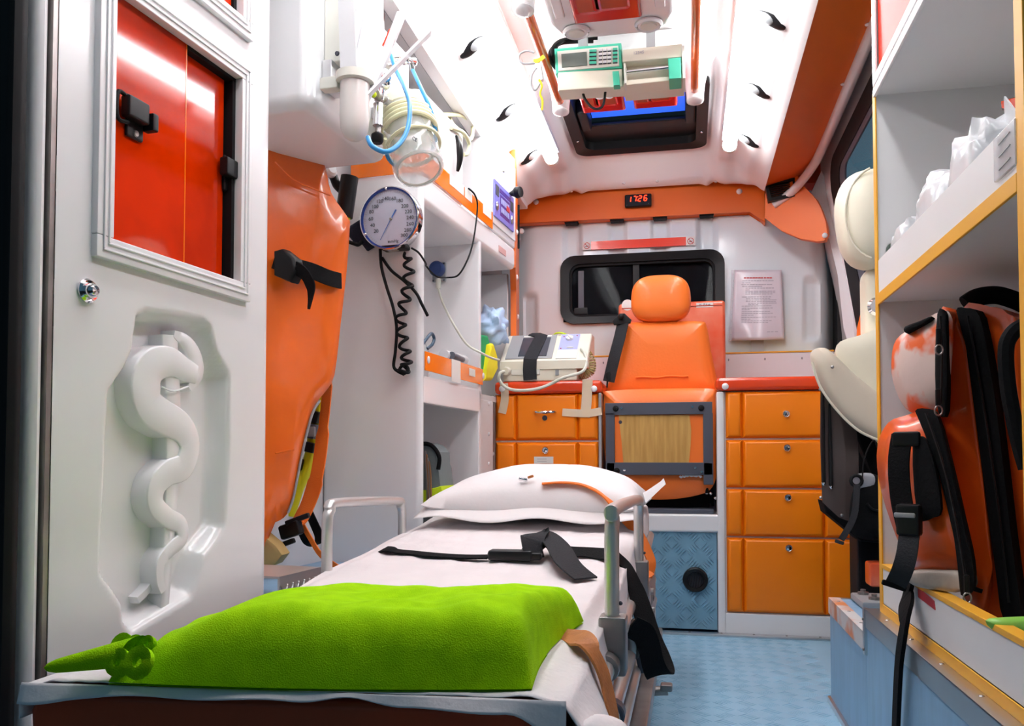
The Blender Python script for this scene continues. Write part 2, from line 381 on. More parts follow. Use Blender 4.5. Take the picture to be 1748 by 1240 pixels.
# bulkhead window (window_1)
def o3(pts, y): return [(x, y, z) for x, z in pts]
g = G(); A = rr(wx0, wx1, wz0, wz1, .06); Bq = rr(wx0+.038, wx1-.038, wz0+.030, wz1-.034, .045)
lip(g, o3(A, BY-.030), o3(Bq, BY-.022), (0, .06, 0)); w1 = struct(g.done('window_1', black, ang=45))
g = G(); lip(g, o3(rr(wx0+.036, wx1-.036, wz0+.028, wz1-.032, .045), BY-.012), o3(rr(wx0+.048, wx1-.048, wz0+.040, wz1-.044, .035), BY-.012), (0, .03, 0)); g.done('seal', blackm, w1)
xm = P(1086, 500).x
G().box(wx0+.04, xm, BY+.004, BY+.008, wz0+.035, wz1-.04).done('pane', glassd, w1)
G().box(xm-.02, wx1-.04, BY+.016, BY+.020, wz0+.035, wz1-.04).done('pane', glassd, w1)
G().box(xm-.014, xm+.014, BY-.004, BY+.014, wz0+.035, wz1-.04, .003).done('mullion', black, w1)
pz = P(992, 535); G().box(pz.x-.012, pz.x+.012, BY-.002, BY+.003, pz.z, wz1-.06).done('slide_strip', darkgrey, w1)
G().box(pz.x-.03, pz.x+.03, BY-.014, BY+.003, pz.z-.008, pz.z+.022, .004).done('catch', black, w1)
# driver's cab seen dark behind the glass
struct(G().box(-1.0, .62, 4.55, 4.6, 0, 1.86).box(-1.05, -1.0, 3.65, 4.6, 0, 1.9).box(.60, .64, 3.65, 4.6, 0, 1.86).done('wall_cab', cab))
p = aY(1190, 520, 4.5); struct(G().box(p.x-.30, p.x+.18, 4.50, 4.545, p.z-.05, p.z+.25, .02).done('reflection_panel', cabg))  # pale panel stands in for a grey-green reflection in the glass
t = thing('cab_seat', (0.02, 4.2, 0), 'dark driver-side seat seen through the bulkhead window', 'seat')
p = aY(1160, 490, 4.2); G().ball(p, (.15, .06, .11), 16, 10, .7).done('headrest', blackf, t)
G().ball((p.x, 4.2, p.z-.42), (.26, .08, .36), 16, 10, .7).done('backrest', blackf, t)
G().box(p.x-.26, p.x+.26, 3.75, 4.2, .02, .6, .05).done('base', blackf, t)
# orange band over the bulkhead, its side leg and the corner plate
zt, zb = 1.80, P(890, 383, 3.555).z
x0, x1 = P(890, 350, 3.55).x, P(1306, 350, 3.55).x
ob = [(x0-.03, zb), (P(1280, 360, 3.55).x, zb), (x1-.02, zb-.03), (x1, zb-.055), (x1, zt), (x0-.03, zt)]
tr = struct(G().prism([(x, 3.55, z) for x, z in ob], (0, .045, 0), .004).done('trim_5', orangeb))
r0 = None
for px, py in ((915, 345), (1262, 327), (890, 395)):
    p = P(px, py, 3.548); G().ball(p, (.012, .006, .012), 12, 8).done('rivet', white, tr)
for nx in notch:                                              # black blocks stand in for the shade in the notch openings under the band
    G().prism([(nx-.034, 3.560, zb+.01), (nx+.034, 3.560, zb+.01), (nx+.026, 3.560, zb-.008), (nx-.026, 3.560, zb-.008)], (0, .04, 0), .002).done('slot_shade', blackm, tr)
side = [aY(880, 285, 2.92), aY(890, 330, 3.56), aY(890, 440, 3.56), aY(873, 462, 3.56), aY(873, 600, 3.40), aY(866, 600, 3.0), aY(866, 462, 3.0), aY(880, 440, 2.92)]
g = G(); zz = 1.66
sp = [(-.590, 2.905), (-.705, 3.55)]
def sidep(u, z): return (sp[0][0]+(sp[1][0]-sp[0][0])*u, sp[0][1]+(sp[1][1]-sp[0][1])*u, z)
tr2 = struct(g.prism([sidep(0, 1.66), sidep(1, 1.72), sidep(1, 1.24), sidep(1, .86), sidep(.15, .86), sidep(.15, 1.18), sidep(0, 1.24)], (-.02, -.004, 0), .003).done('trim_6', orangeb))
for u, z in ((.2, 1.54), (.2, 1.40), (.25, 1.24), (.5, 1.12), (.5, .98), (.75, 1.47)):
    p = Vector(sidep(u, z)); G().ball(p, (.007, .011, .011), 10, 8).done('rivet', white, tr2)
g = G(); p0 = Vector(sidep(.5, 1.56)); g.cyl(p0, p0-Vector((0, 0, .17)), .008); g.done('stay', blackm, tr2)
# orange corner plate, grille, pillar and sliding-door side
cp = [(1307, 303), (1340, 296), (1362, 300), (1374, 320), (1386, 334), (1394, 340), (1402, 357), (1410, 380), (1413, 398), (1408, 411), (1395, 413), (1365, 408), (1333, 394), (1305, 372)]
YP = 3.46
pl = struct(G().prism([aY(x, y, YP - (x-1307)*.0012) for x, y in cp], (.012, .03, 0), .003).done('trim_7', orangeb))
p = aY(1408, 402, 3.33); G().ball(p, (.010, .006, .010), 10, 8).done('rivet', white, pl)
gr = thing('air_grille', aY(1335, 340, 3.40), 'black slatted air grille set in the orange corner plate', 'vent')
q = [aY(x, y, 3.40) for x, y in ((1305, 312), (1358, 303), (1364, 334), (1312, 344))]
g = G(); qi = [aY(x, y, 3.40) for x, y in ((1311, 316), (1353, 309), (1357, 329), (1317, 338))]
lip(g, q, qi, (0, .03, 0)); g.done('frame', black, gr)
for k in range(7):
    f = (k+.5)/7; a = qi[0].lerp(qi[3], f); b = qi[1].lerp(qi[2], f); G().cyl(a+Vector((0, .012, 0)), b+Vector((0, .012, 0)), .0028, n=6).done('slat', black, gr)
G().prism([v+Vector((0, .024, 0)) for v in qi], (0, .006, 0)).done('backing', redm, gr)
# right body wall below/around the side window; section leans inwards to the roof
def wallx(z): return .62 - .10*ss(.95, 1.70, z)**1.3
def fr(u, v):
    Y = 1.0+u*2.66; z = v*1.80; return (wallx(z), Y, z)
YW0, YW1 = 1.75, 3.18; ZW0, ZW1 = .98, 1.60
def skr(u, v): Y = 1.0+u*2.66; z = v*1.8; return YW0 < Y < YW1 and ZW0 < z < ZW1
struct(G().grid(fr, 76, 60, skr).done('wall_right', white, ang=60))
# side window (window_3) with heavy black rubber frame
def ow(y0, y1, z0, z1, r, off): return [(wallx(z)+off, y, z) for y, z in rr(y0, y1, z0, z1, r, 8)]
g = G(); lip(g, ow(YW0-.06, YW1+.10, ZW0-.09, ZW1+.05, .12, -.009), ow(YW0+.03, YW1-.03, ZW0+.03, ZW1-.012, .09, -.007), (.012, 0, 0)); w3 = struct(g.done('window_3', blackm, ang=50))
g = G(); lip(g, ow(YW0+.02, YW1-.02, ZW0+.02, ZW1-.005, .09, -.004), ow(YW0+.05, YW1-.11, ZW0+.05, ZW1-.030, .07, -.002), (.006, 0, 0)); g.done('inner_seal', darkgrey, w3)
G().grid(lambda u, v: (wallx(ZW0+v*(ZW1-ZW0))+.001, YW0+u*(YW1-YW0), ZW0+v*(ZW1-ZW0)), 2, 10).done('pane', mat('side_window_glass', (.1, .16, .18), .02, alpha=.12), w3)
# white door-frame roll, orange side ceiling strip and white roof-edge trim
rim = [(.335, 3.44, 1.565), (.40, 3.40, 1.60), (.452, 3.30, 1.645), (.470, 3.10, 1.662), (.470, 2.4, 1.665), (.470, 1.4, 1.665)]
struct(G().tube(cr(rim, 6), .017, 10).done('trim_8', white))
struct(G().prism([(XC+.475, 1.2, 1.628), (.472, 1.2, 1.672), (.472, 3.40, 1.672), (XC+.475, 3.40, 1.628)], (0, 0, .012)).done('trim_9', orangeb))
for Y in (1.9, 2.25, 2.6): G().ball((.452, Y, 1.665), (.008, .008, .004), 8, 6).done('rivet', white, bpy.data.objects['trim_9'])
struct(G().prism([(.30, 3.50, 1.66), (.56, 3.50, 1.66), (.56, 3.50, 1.82), (.30, 3.50, 1.82)], (0, .1, 0)).done('trim_10', redm))
# pillar between bulkhead and side window
pp = [(1383, 330), (1402, 290), (1425, 330), (1432, 400), (1450, 470), (1462, 560), (1455, 620), (1440, 560), (1430, 470), (1418, 415), (1405, 370)]
struct(G().prism([aY(x, y, 3.42 if x < 1430 else 3.40) for x, y in pp], (.03, .10, 0), .006).done('trim_11', white))
for px, py in ((1422, 412), (1424, 419), (1442, 532)): G().ball(aY(px, py, 3.415), .005, 8, 6).done('screw', black, bpy.data.objects['trim_11'])
# ledge board with yellow edging along the bulkhead, above the counters
p = P(1300, 602, 3.52)
for xa, xb in ((-.70, -.30), (.08, .56)):
    o = struct(G().box(xa, xb, 3.49, 3.60, .80, p.z-.006, .004).done('trim_12' if xa < 0 else 'trim_13', whitem))
    G().box(xa, xb, 3.488, 3.60, p.z-.006, p.z, .001).done('edge_band', yelloww, o)
    for k in range(3): G().ball((xa+.08+k*.14, 3.489, p.z-.03), (.003, .003, .005), 8, 6).done('screw', grey, o)
# ================================================================ ROOF FITTINGS
for X, wh_ in ((XC-.318, 'beside the orange grab rail with the looped cable'), (XC+.328, 'beside the orange grab rail nearer the sliding door')):
    t = thing('ceiling_light', (X, 2.0, 1.69), 'long glowing fluorescent ceiling light '+wh_, 'light', 'fluorescent ceiling lights')
    g = G(); g.lathe([(.008, 0), (.022, .012), (.024, .03), (.024, 2.49), (.022, 2.505), (.010, 2.52)], (X, .60, 1.690), (0, 1, 0), 16); g.done('tube', tubem, t)
    G().box(X-.028, X+.028, .58, 3.12, 1.712, 1.735, .006).done('batten', white, t)
    G().lathe([(.026, 0), (.026, .02), (.012, .03)], (X, 3.10, 1.692), (0, 1, 0), 14).done('end_cap', offw, t)
spots = []
for sx, pts in ((-1, ((800, 85), (866, 195), (918, 270))), (1, ((1322, 38), (1298, 158), (1283, 243)))):
    for k, (px, py) in enumerate(pts):
        z = 1.675; p = aZ(px, py, z); p.x = XC + sx*.392
        names = ('farthest from the bulkhead', 'middle of its row', 'nearest the bulkhead')[k]
        t = thing('spotlight', p, 'grey roof spotlight in a dark slot, %s, %s' % (names, 'over the shelving cabinet' if sx < 0 else 'on the side window side'), 'spotlight', 'roof spotlights')
        n = Vector((-sx*.5, -.25, -.85)).normalized(); u = Vector((sx, .30, 0)); u = (u-n*u.dot(n)).normalized(); w = n.cross(u)
        R = Matrix((u, w, n)).transposed(); p.z = ceil_pt(p.x-XC, p.y)[2]-.002
        G().ball(p, (.052, .030, .006), 20, 8, R=R).done('bezel', wroof, t)
        G().ball(p+n*.005, (.042, .021, .006), 18, 8, R=R).done('slot', black, t)
        G().ball(p-u*.016+n*.009, (.024, .016, .007), 16, 8, R=R).done('lamp_head', grey, t)
        spots.append(t)
# grab rails
for X, lab in ((XC-.208, 'orange ceiling grab rail with cables tied round it'), (XC+.203, 'plain orange ceiling grab rail above the drawers')):
    t = thing('grab_rail', (X, 2.2, 1.665), lab, 'rail')
    G().cyl((X, 1.55, 1.675), (X, 2.585, 1.675), .0135, n=14).done('bar', orangerod, t)
    ya = 2.06 if X < XC else 1.5
    for y, s in ((2.60, 1),) + (((1.985, -1),) if X < XC else ()):
        g = G(); g.grid(lambda u, v: (X+(.026+.045*v**2.2)*math.cos(2*math.pi*u), y+(.034+.05*v**2.2)*math.sin(2*math.pi*u), 1.652+.150*v), 18, 10, closeu=True)
        g.ball((X, y, 1.655), (.0265, .035, .010), 18, 8); g.done('bracket', white, t)
# ceiling console: white pod with a red switch tray and two speakers
t = thing('ceiling_console', (XC, 1.75, 1.62), 'white moulded ceiling console with a red tray and two round spotlights', 'console')
g = G(); zb_, zt_ = 1.625, 1.80
prof = [(-.15, 1.30), (.15, 1.30), (.15, 2.02), (.132, 2.075), (.07, 2.105), (-.07, 2.105), (-.132, 2.075), (-.15, 2.02)]
A = [g.bm.verts.new((XC+x, y, zb_)) for x, y in prof]; B = [g.bm.verts.new((XC+x*1.22, y+(.05 if y > 2 else -.03), zt_)) for x, y in prof]
g.bm.faces.new(list(reversed(A))); g.bridge(A, B); g._bev([g.bm.faces[:][0]], .016, 3); g.done('pod', white, t)
def red_tray(par, cx, y0, y1, z, hw, name='tray'):
    g = G(); o = [(cx-hw, y0), (cx+hw, y0), (cx+hw*.98, y1), (cx-hw*.98, y1)]
    g.prism([(x, y, z) for x, y in o], (0, 0, .03), .010, 3); o_ = g.done(name, redp, par)
    L = y1-y0
    for fx, fy, w_, h_ in ((-.48, .72, .30, .13), (.18, .55, .44, .34)):
        G().frame(0, 1, 0, 1, .1, 0, .1) if False else None
        xa, xb = cx+hw*(fx-w_), cx+hw*(fx+w_); ya, yb = y0+L*(fy-h_*.9), y0+L*(fy+h_*.7)
        g = G(); lip(g, [(x, y, z-.004) for x, y in rr(xa-.006, xb+.006, ya-.006, yb+.006, .012, 4)], [(x, y, z-.001) for x, y in rr(xa, xb, ya, yb, .008, 4)], (0, 0, .006)); g.done('recess_rim', redp, o_)
        G().box(xa, xb, ya, yb, z-.0015, z+.001).done('recess', redm, o_)
        if fx > 0:
            for k in (-.5, .5):
                G().ball((cx+hw*(fx+k*.42), y0+L*(fy+.02), z-.004), (.013, .013, .006), 14, 8).done('button', white, o_)
    return o_
red_tray(t, XC-.006, 1.70, 2.005, zb_-.012, .082)
for sx in (-1, 1):
    c = Vector((XC+sx*.088, 2.052, zb_-.002)) if sx < 0 else Vector((XC+sx*.088, 2.052, zb_-.002))
    o = G().lathe([(.034, 0), (.034, .004), (.029, .008), (.026, .005), (.0, .004)], c, (0, 0, -1), 24, cap=False).done('spot_rim', white, t)
    G().lathe([(.021, .0), (.019, .008)], c, (0, 0, -1), 20).done('spot_lens', offw, o)
    for s2 in (-1, 1): G().ball(c+Vector((s2*.029, 0, -.006)), .0028, 8, 6).done('screw', steel, o)
for sx in (-1, 1): G().box(XC+sx*.118-.012, XC+sx*.118+.012, 1.6, 1.98, zb_-.006, zb_+.004, .004).done('channel', white, t)
# second console with two red trays next to the roof hatch
t = thing('tray_console', (XC, 2.55, 1.70), 'white roof console carrying two red trays in front of the roof hatch', 'console')
G().box(XC-.14, XC+.155, 2.42, 2.735, 1.732, 1.80, .02).done('pod', white, t)
za = 1.708
for c, n in ((aZ(1026, 168, za).x, 'a'), (aZ(1117, 158, za).x, 'b')):
    red_tray(t, c, 2.46, 2.765, za, .071)
# syringe pump clamped between the rails
YU = 2.28
def U(px, py, Y=YU): return aY(px, py, Y)
t = thing('syringe_pump', U(1056, 115), 'cream and green syringe pump hung under the roof between the grab rails', 'pump')
g = G(); g.prism([U(952, 122), U(1062, 117), U(1064, 148), U(952, 155)], (0, .09, .01), .006); g.done('lower_body', beige, t)
g = G(); g.prism([U(946, 82), U(1060, 72), U(1062, 116), U(948, 126)], (0, .10, .01), .006); g.done('head_surround', greenp, t)
g = G(); g.prism([U(951, 87, YU-.004), U(1055, 77, YU-.004), U(1057, 112, YU-.004), U(953, 121, YU-.004)], (0, .01, 0), .003); kp = g.done('keypad', offw, t)
g = G(); g.prism([U(958, 92, YU-.007), U(1001, 88, YU-.007), U(1002, 111, YU-.007), U(959, 115, YU-.007)], (0, .004, 0), .001); g.done('display', lcd, kp)
for c in range(5):
    for r_ in range(4):
        px = (1006, 1022, 1029.5, 1037, 1046)[c]; w_ = (12, 6, 6, 6, 8)[c]; py = 84.5 + r_*6.8 - (px-1006)*.07
        g = G(); g.prism([U(px, py, YU-.008), U(px+w_, py-.6, YU-.008), U(px+w_, py+3.6, YU-.008), U(px, py+4.2, YU-.008)], (0, .005, 0)); g.done('key', greenp if c in (0, 4) else white, kp)
        g = G(); g.prism([U(px, py+4.4, YU-.0075), U(px+w_, py+3.8, YU-.0075), U(px+w_, py+5.0, YU-.0075), U(px, py+5.6, YU-.0075)], (0, .004, 0)); g.done('key_label', ink, kp)
g = G(); g.prism([U(1062, 86), U(1166, 76), U(1168, 134), U(1062, 144)], (0, .10, .01)); g.bm.faces.ensure_lookup_table()
g.done('carriage_back', beige, t).location += Vector((0, .035, 0))
g = G(); g.prism([U(1062, 84), U(1164, 74), U(1166, 97), U(1062, 106)], (0, .06, 0), .004); g.done('scale_rail', beige, t)
g = G(); g.prism([U(1063, 137), U(1168, 128), U(1168, 135), U(1063, 146)], (0, .06, 0), .003); g.done('carriage_floor', beige, t)
g = G(); g.prism([U(1163, 78, YU-.012), U(1168, 77, YU-.012), U(1170, 133, YU-.012), U(1165, 134, YU-.012)], (0, .09, 0), .002); g.done('end_plate', offw, t)
G().cyl(U(1068, 124, YU+.01), U(1146, 115, YU+.01), .006).done('plunger_rod', chrome, t)
g = G(); g.prism([U(1140, 99, YU-.02), U(1162, 97, YU-.02), U(1163, 133, YU-.02), U(1142, 135, YU-.02)], (0, .07, 0), .004); g.done('plunger_head', greenp, t)
g = G(); g.prism([U(1045, 121, YU-.02), U(1056, 120, YU-.02), U(1058, 145, YU-.02), U(1047, 146, YU-.02)], (0, .03, 0), .004); g.done('syringe_clamp', greenp, t)
g = G(); g.prism([U(1064, 107, YU-.012), U(1068, 107, YU-.012), U(1069, 142, YU-.012), U(1065, 143, YU-.012)], (0, .05, 0), .003); g.done('barrel_flange', offw, t)
text('12345', .012, facing(U(1090, 90, YU-.001), (1, 0, 0)), inkl, t, 'scale_marks')
for a in (992, 1110): G().box(U(a, 80).x-.012, U(a, 80).x+.012, YU+.03, YU+.06, U(a, 85).z, 1.80).done('hanger', grey, t)
# cables at the pump
pts = [U(951, 120, 2.33), U(942, 108, 2.31), U(938, 92, 2.30), U(945, 80, 2.32), U(962, 73, 2.36), U(1010, 71, 2.38)]
g = G()
for k in range(5): g.tube(cr([p + Vector((.004*k, .008*math.sin(k*2), .003*k)) for p in pts], 6), .0045, 6)
tag(g.done('power_cable', blackm), 'bundle of black cable coiled beside the syringe pump', 'cable')
tag(G().tube(cr([U(994, 152, 2.32), U(998, 168, 2.32), U(1010, 183, 2.31), U(1021, 186, 2.31), U(1030, 178, 2.31), U(1034, 150, 2.32)], 8), .0036, 8).done('pump_cable', blackm), 'thin black cable hanging in a loop below the syringe pump', 'cable')
YC = aX(917, 112, XC-.208).y
t = thing('tied_wiring', aY(917, 125, YC), 'small white connector with yellow and grey wires tied to the grab rail', 'wiring')
V_ = lambda x, y: aY(x, y, YC)
G().tube(cr([V_(913, 108), V_(895, 109), V_(886, 102), V_(888, 92), V_(900, 87), V_(912, 90)], 6), .0028, 8).done('grey_wire', grey, t)
G().tube(cr([V_(916, 116), V_(908, 128), V_(907, 146), V_(914, 154), V_(922, 142)], 6), .0025, 8).done('grey_wire', grey, t)
G().ribbon(cr([V_(911, 105), V_(920, 103), V_(929, 96)], 4), .010, .003, (0, 0, 1)).done('yellow_tie', yellowf, t)
G().tube(cr([V_(920, 136), V_(925, 146), V_(922, 160), V_(926, 172), V_(925, 188)], 6), .0028, 8).done('yellow_wire', yellowf, t)
g = G(); g.prism([V_(911, 104), V_(923, 108), V_(927, 135), V_(919, 139)], (0, .015, 0), .003); g.done('connector', white, t)
# ================================================================ BULKHEAD FURNITURE
D = lambda px, py, Y=DY: aY(px, py, Y)
def drawer_front(name, x0, x1, z0, z1, creases, par, dy=DY):
    g = G(); xs = [x0]+creases+[x1]
    for a, b in zip(xs, xs[1:]):
        bv = .010; n = 4
        o = [g.bm.verts.new(p) for p in ((a, dy+.02, z0), (b, dy+.02, z0), (b, dy+.02, z1), (a, dy+.02, z1))]
        m_ = [g.bm.verts.new(p) for p in ((a, dy+.006, z0), (b, dy+.006, z0), (b, dy+.006, z1), (a, dy+.006, z1))]
        i_ = [g.bm.verts.new(p) for p in ((a+bv, dy-.006, z0+bv), (b-bv, dy-.006, z0+bv), (b-bv, dy-.006, z1-bv), (a+bv, dy-.006, z1-bv))]
        g.bridge(o, m_); g.bridge(m_, i_); g.bm.faces.new(i_); g.bm.faces.new(list(reversed(o)))
    es = [e for e in g.bm.edges if abs(e.verts[0].co.y-(dy-.006)) < 1e-6 and abs(e.verts[1].co.y-(dy-.006)) < 1e-6]
    bmesh.ops.bevel(g.bm, geom=es, offset=.004, segments=3, affect='EDGES', profile=.5, clamp_overlap=True)
    return g.done(name, oranged, par, ang=50)
def lock(c, par):
    o = G().lathe([(.011, 0), (.012, .004), (.010, .007), (.008, .006), (.007, .009), (.0, .010)], c, (0, -1, 0), 18, cap=False).done('lock', chrome, par)
    G().box(c.x-.0012, c.x+.0012, c.y-.0115, c.y-.008, c.z-.005, c.z+.005).done('key_slot', ink, o); return o
# right-hand drawer unit
xl, xr = D(1239, 860).x, .575
t = thing('drawer_cabinet', (xl+.2, DY+.2, 0), 'white-framed cabinet of four orange drawers beside the round floor vent', 'cabinet')
ztop = D(1300, 667).z
G().box(xl-.022, xr+.01, DY+.012, BY-.11, 0, ztop, .004).done('carcass', white, t)
G().box(xl-.028, xl-.002, DY-.004, DY+.10, .0, ztop, .008).done('corner_post', white, t)
cr_ = [D(1269, 900).x, D(1408, 900).x]
zs = [(668, 748), (751, 833), (836, 917), (920, 1048)]
for k, (ya, yb) in enumerate(zs):
    z1, z0 = D(1330, ya).z, D(1330, yb).z
    d_ = drawer_front('drawer', xl+.002, xr, z0, z1, cr_, t)
    lock(D(1342 + k*1.5, (707, 765, 850, 936)[k], DY-.006), d_)
G().box(xl-.004, xr, DY-.002, DY+.02, .0, D(1330, 1050).z, .004).done('plinth', white, t)
# left-hand drawer unit
xa, xb = D(846, 750).x, D(1021, 750).x
t2 = thing('drawer_cabinet', (xa+.2, DY+.2, 0), 'orange drawer cabinet with a chrome pull handle under the heart monitor', 'cabinet')
G().box(xa-.004, xb+.006, DY+.012, BY-.11, 0, ztop, .004).done('carcass', white, t2)
G().box(xa-.020, xa-.001, DY-.002, DY+.05, 0, ztop, .002).done('corner_angle', alu, t2)
G().box(xb+.002, xb+.012, DY-.002, DY+.05, 0, ztop, .002).done('corner_angle', alu, t2)
for py in (680, 775, 868): G().ball(D(840, py, DY-.003), (.008, .004, .008), 10, 8).done('rivet', white, t2)
cl = [D(881, 750).x, D(986, 750).x]
for k, (ya, yb) in enumerate(((673, 752), (755, 836), (839, 919), (922, 1048))):
    z1, z0 = D(930, ya).z, D(930, yb).z
    d_ = drawer_front('drawer', xa, xb, z0, z1, cl, t2)
    if k == 0:
        c = D(930, 704, DY-.006)
        g = G(); g.tube(cr([c+Vector((-.040, 0, .002)), c+Vector((-.026, -.012, 0)), c+Vector((0, -.017, -.001)), c+Vector((.026, -.012, 0)), c+Vector((.040, 0, .002))], 5), [.002+.0035*math.sin(math.pi*i/20) for i in range(21)], 8); g.done('handle', chrome, d_)
        G().lathe([(.008, 0), (.009, .002), (.0, .0025)], D(930, 714, DY-.006), (0, -1, 0), 14, cap=False).done('keyhole', ink, d_)
    else: lock(D(931, (0, 769, 850, 936)[k], DY-.006), d_)
    if k == 1:
        c = D(928, 786, DY-.0075); o = G().box(c.x-.033, c.x+.033, c.y, c.y+.002, c.z-.012, c.z+.012).done('name_sticker', sticker, d_)
        for j in (-.004, .004): G().box(c.x-.022, c.x+.010, c.y-.0004, c.y, c.z+j-.0008, c.z+j+.0008).done('printed_line', inkl, o)
G().box(xa-.004, xb+.006, DY-.002, DY+.02, 0, .055, .003).done('plinth', white, t2)
# masking-tape strips on the left drawers
for pts, w_ in (([(860, 655), (862, 680), (857, 706)], .028), ([(1003, 648), (1001, 690), (998, 712)], .034), ([(960, 704), (1000, 706), (1027, 702)], .026)):
    v = pts[0][0] != 960
    o = G().ribbon(cr([D(x, y, DY-.016 if y < 672 else DY-.0085) for x, y in pts], 4), w_, .0012, (1, 0, 0) if v else (0, 0, 1)).done('masking_tape', masking)
    tag(o, {860: 'strip of tan masking tape below the monitor plug', 1003: 'upright tan masking tape strip beside the chrome drawer handle', 960: 'crosswise tan masking tape strip right of the chrome drawer handle'}[pts[0][0]], 'tape', 'tape on the drawers')
# red counters
zc0, zc1 = ztop+.001, D(1300, 644).z
for x0, x1, lab, riv in ((xa-.002, xb+.014, 'red plastic counter top carrying the heart monitor', (857, 1014)), (xl-.030, xr-.02, 'red plastic counter top above the four-drawer cabinet', (1238,))):
    t = thing('counter_top', ((x0+x1)/2, DY+.25, zc0), lab, 'counter')
    G().box(x0, x1, DY-.012, BY-.115, zc0, zc1, .012, 3).done('top', redc, t)
    G().box(x0+.02, x1, BY-.16, BY-.115, zc1, zc1+.012, .004).done('back_lip', redc, t)
    for px in riv: G().ball(D(px, 664 if px < 1100 else 660, DY-.013), (.011, .005, .011), 12, 8).done('rivet', white, t)
tis = thing('tissue_pack', D(1290, 636, 3.1), 'thin white and pink packet lying on the red counter top', 'packet')
q = D(1290, 640, 3.1); G().box(q.x-.09, q.x+.0, 3.05, 3.15, zc1, zc1+.010, .004).done('packet', mat('pink_film', (.85, .55, .55), .4), tis)
G().obox((q.x+.06, 3.1, zc1+.006), (.14, .05, .010), Matrix.Rotation(.12, 3, 'Y'), .004).done('fold', plasts, tis)
# kick panel with the round vent
kx0, kx1 = xb+.016, D(1236, 1000).x-.022; kz = D(1150, 909).z
kp_ = thing('kick_panel', ((kx0+kx1)/2, DY+.02, 0), 'blue tread-plate panel with a round black vent under the orange seat', 'panel')
G().box(kx0, kx1, DY+.006, DY+.02, .012, kz).done('sheet', bluek, kp_)
g = G(); tread(g, (kx1-9*.046-.006, DY+.006, .016), (1, 0, 0), (0, 0, 1), (0, -1, 0), 9, 7, pitch=.046, L=.032); o = g.done('tread_pattern', bluek, kp_); o['kind'] = 'stuff'
vc = D(1187, 990, DY+.004)
v = G().lathe([(.041, 0), (.040, .010), (.036, .014), (.027, .012), (.026, .004)], vc, (0, -1, 0), 28, cap=False).done('vent_ring', black, kp_)
G().lathe([(.0, 0), (.028, .0005)], vc, (0, -1, 0), 20).done('vent_hole', ink, v)
for k in range(6):
    x = -.020+k*.008; h = math.sqrt(.026**2-x*x)
    G().obox(vc+Vector((x, -.007, 0)), (.0028, .006, 2*h), Matrix.Rotation(.18, 3, 'Y')).done('vent_slat', black, v)
for px, py in ((1229, 927), (1230, 1062)): G().ball(D(px, py, DY+.004), (.005, .003, .005), 8, 6).done('screw', chrome, kp_)
# white seat sill above the panel
zs0, zs1 = kz, D(1150, 878).z
struct(G().box(kx0-.01, kx1+.022, DY-.002, 3.35, zs0, zs1, .008, 3).done('trim_14', white))
struct(G().box(kx0-.01, kx1+.03, 3.35, 3.37, zs1, .80).done('trim_15', blackm))
# ---------------------------------------------------------------- fold-up attendant seat
st = thing('attendant_seat', ((kx0+kx1)/2, 3.0, zs1), 'orange vinyl attendant seat with its cushion folded up, facing the stretcher', 'seat')
Q = lambda px, py, Y=2.93: aY(px, py, Y)
# backrest: tapering padded slab
def pad(outline, Y, depth, name, m, par, puff=.02, nr=7, tilt=0.0):
    c = Vector((sum(p[0] for p in outline)/len(outline), sum(p[1] for p in outline)/len(outline), 0)); g = G(); loops = []
    pts = [Vector((x, y, 0)) for x, y in outline]
    for k in range(nr+1):
        f = 1-(k/nr)*.96; h = puff*math.sqrt(max(0, 1-f**4)) ; L_ = []
        for p in pts:
            q = c+(p-c)*f; w = aY(q.x, q.y, Y); w.y -= h - tilt*(w.z); L_.append(g.bm.verts.new(w))
        loops.append(L_)
    back = [g.bm.verts.new(v.co+Vector((0, depth, 0))) for v in loops[0]]
    for A, B in zip(loops, loops[1:]): g.bridge(A, B)
    g.bm.faces.new(loops[-1]); g.bridge(back, loops[0]); g.bm.faces.new(list(reversed(back)))
    return g.done(name, m, par, ang=60)
def smo(pts, n=4): return [(p.x, p.y) for p in cr([(x, y, 0) for x, y in pts], n, True)]
bk = pad(smo([(1066, 556), (1075, 551), (1140, 549), (1196, 549), (1206, 557), (1214, 600), (1222, 640), (1227, 672), (1190, 676), (1130, 677), (1060, 677), (1036, 672), (1045, 635), (1057, 590)]), 3.02, .09, 'backrest', orangev, st, .022)
g = G(); a = aY(1085, 645, 2.995); b = aY(1175, 642, 2.995)
g.tube([a.lerp(b, i/12)+Vector((0, 0, .002*math.sin(i))) for i in range(13)], .003, 6); g.done('seam', orangev, bk)
hc = aY(1128, 511, 3.03)
def hr(u, v):
    a = 2*math.pi*u; b = math.pi*(v-.5)*.999; e = .62
    sp = lambda w: math.copysign(abs(w)**e, w)
    z = .083*sp(math.sin(b)); wz = 1.0-.06*(z/.083)**2-.03*(z/.083)
    return hc+Vector((.104*wz*sp(math.cos(a))*sp(math.cos(b)), .05*sp(math.sin(a))*sp(math.cos(b)), z))
G().grid(hr, 36, 24, closeu=True).done('headrest', orangev, st, ang=80)
for sx in (-.04, .04): G().cyl(hc+Vector((sx, .01, -.10)), hc+Vector((sx, .01, -.06)), .006).done('headrest_post', chrome, st)
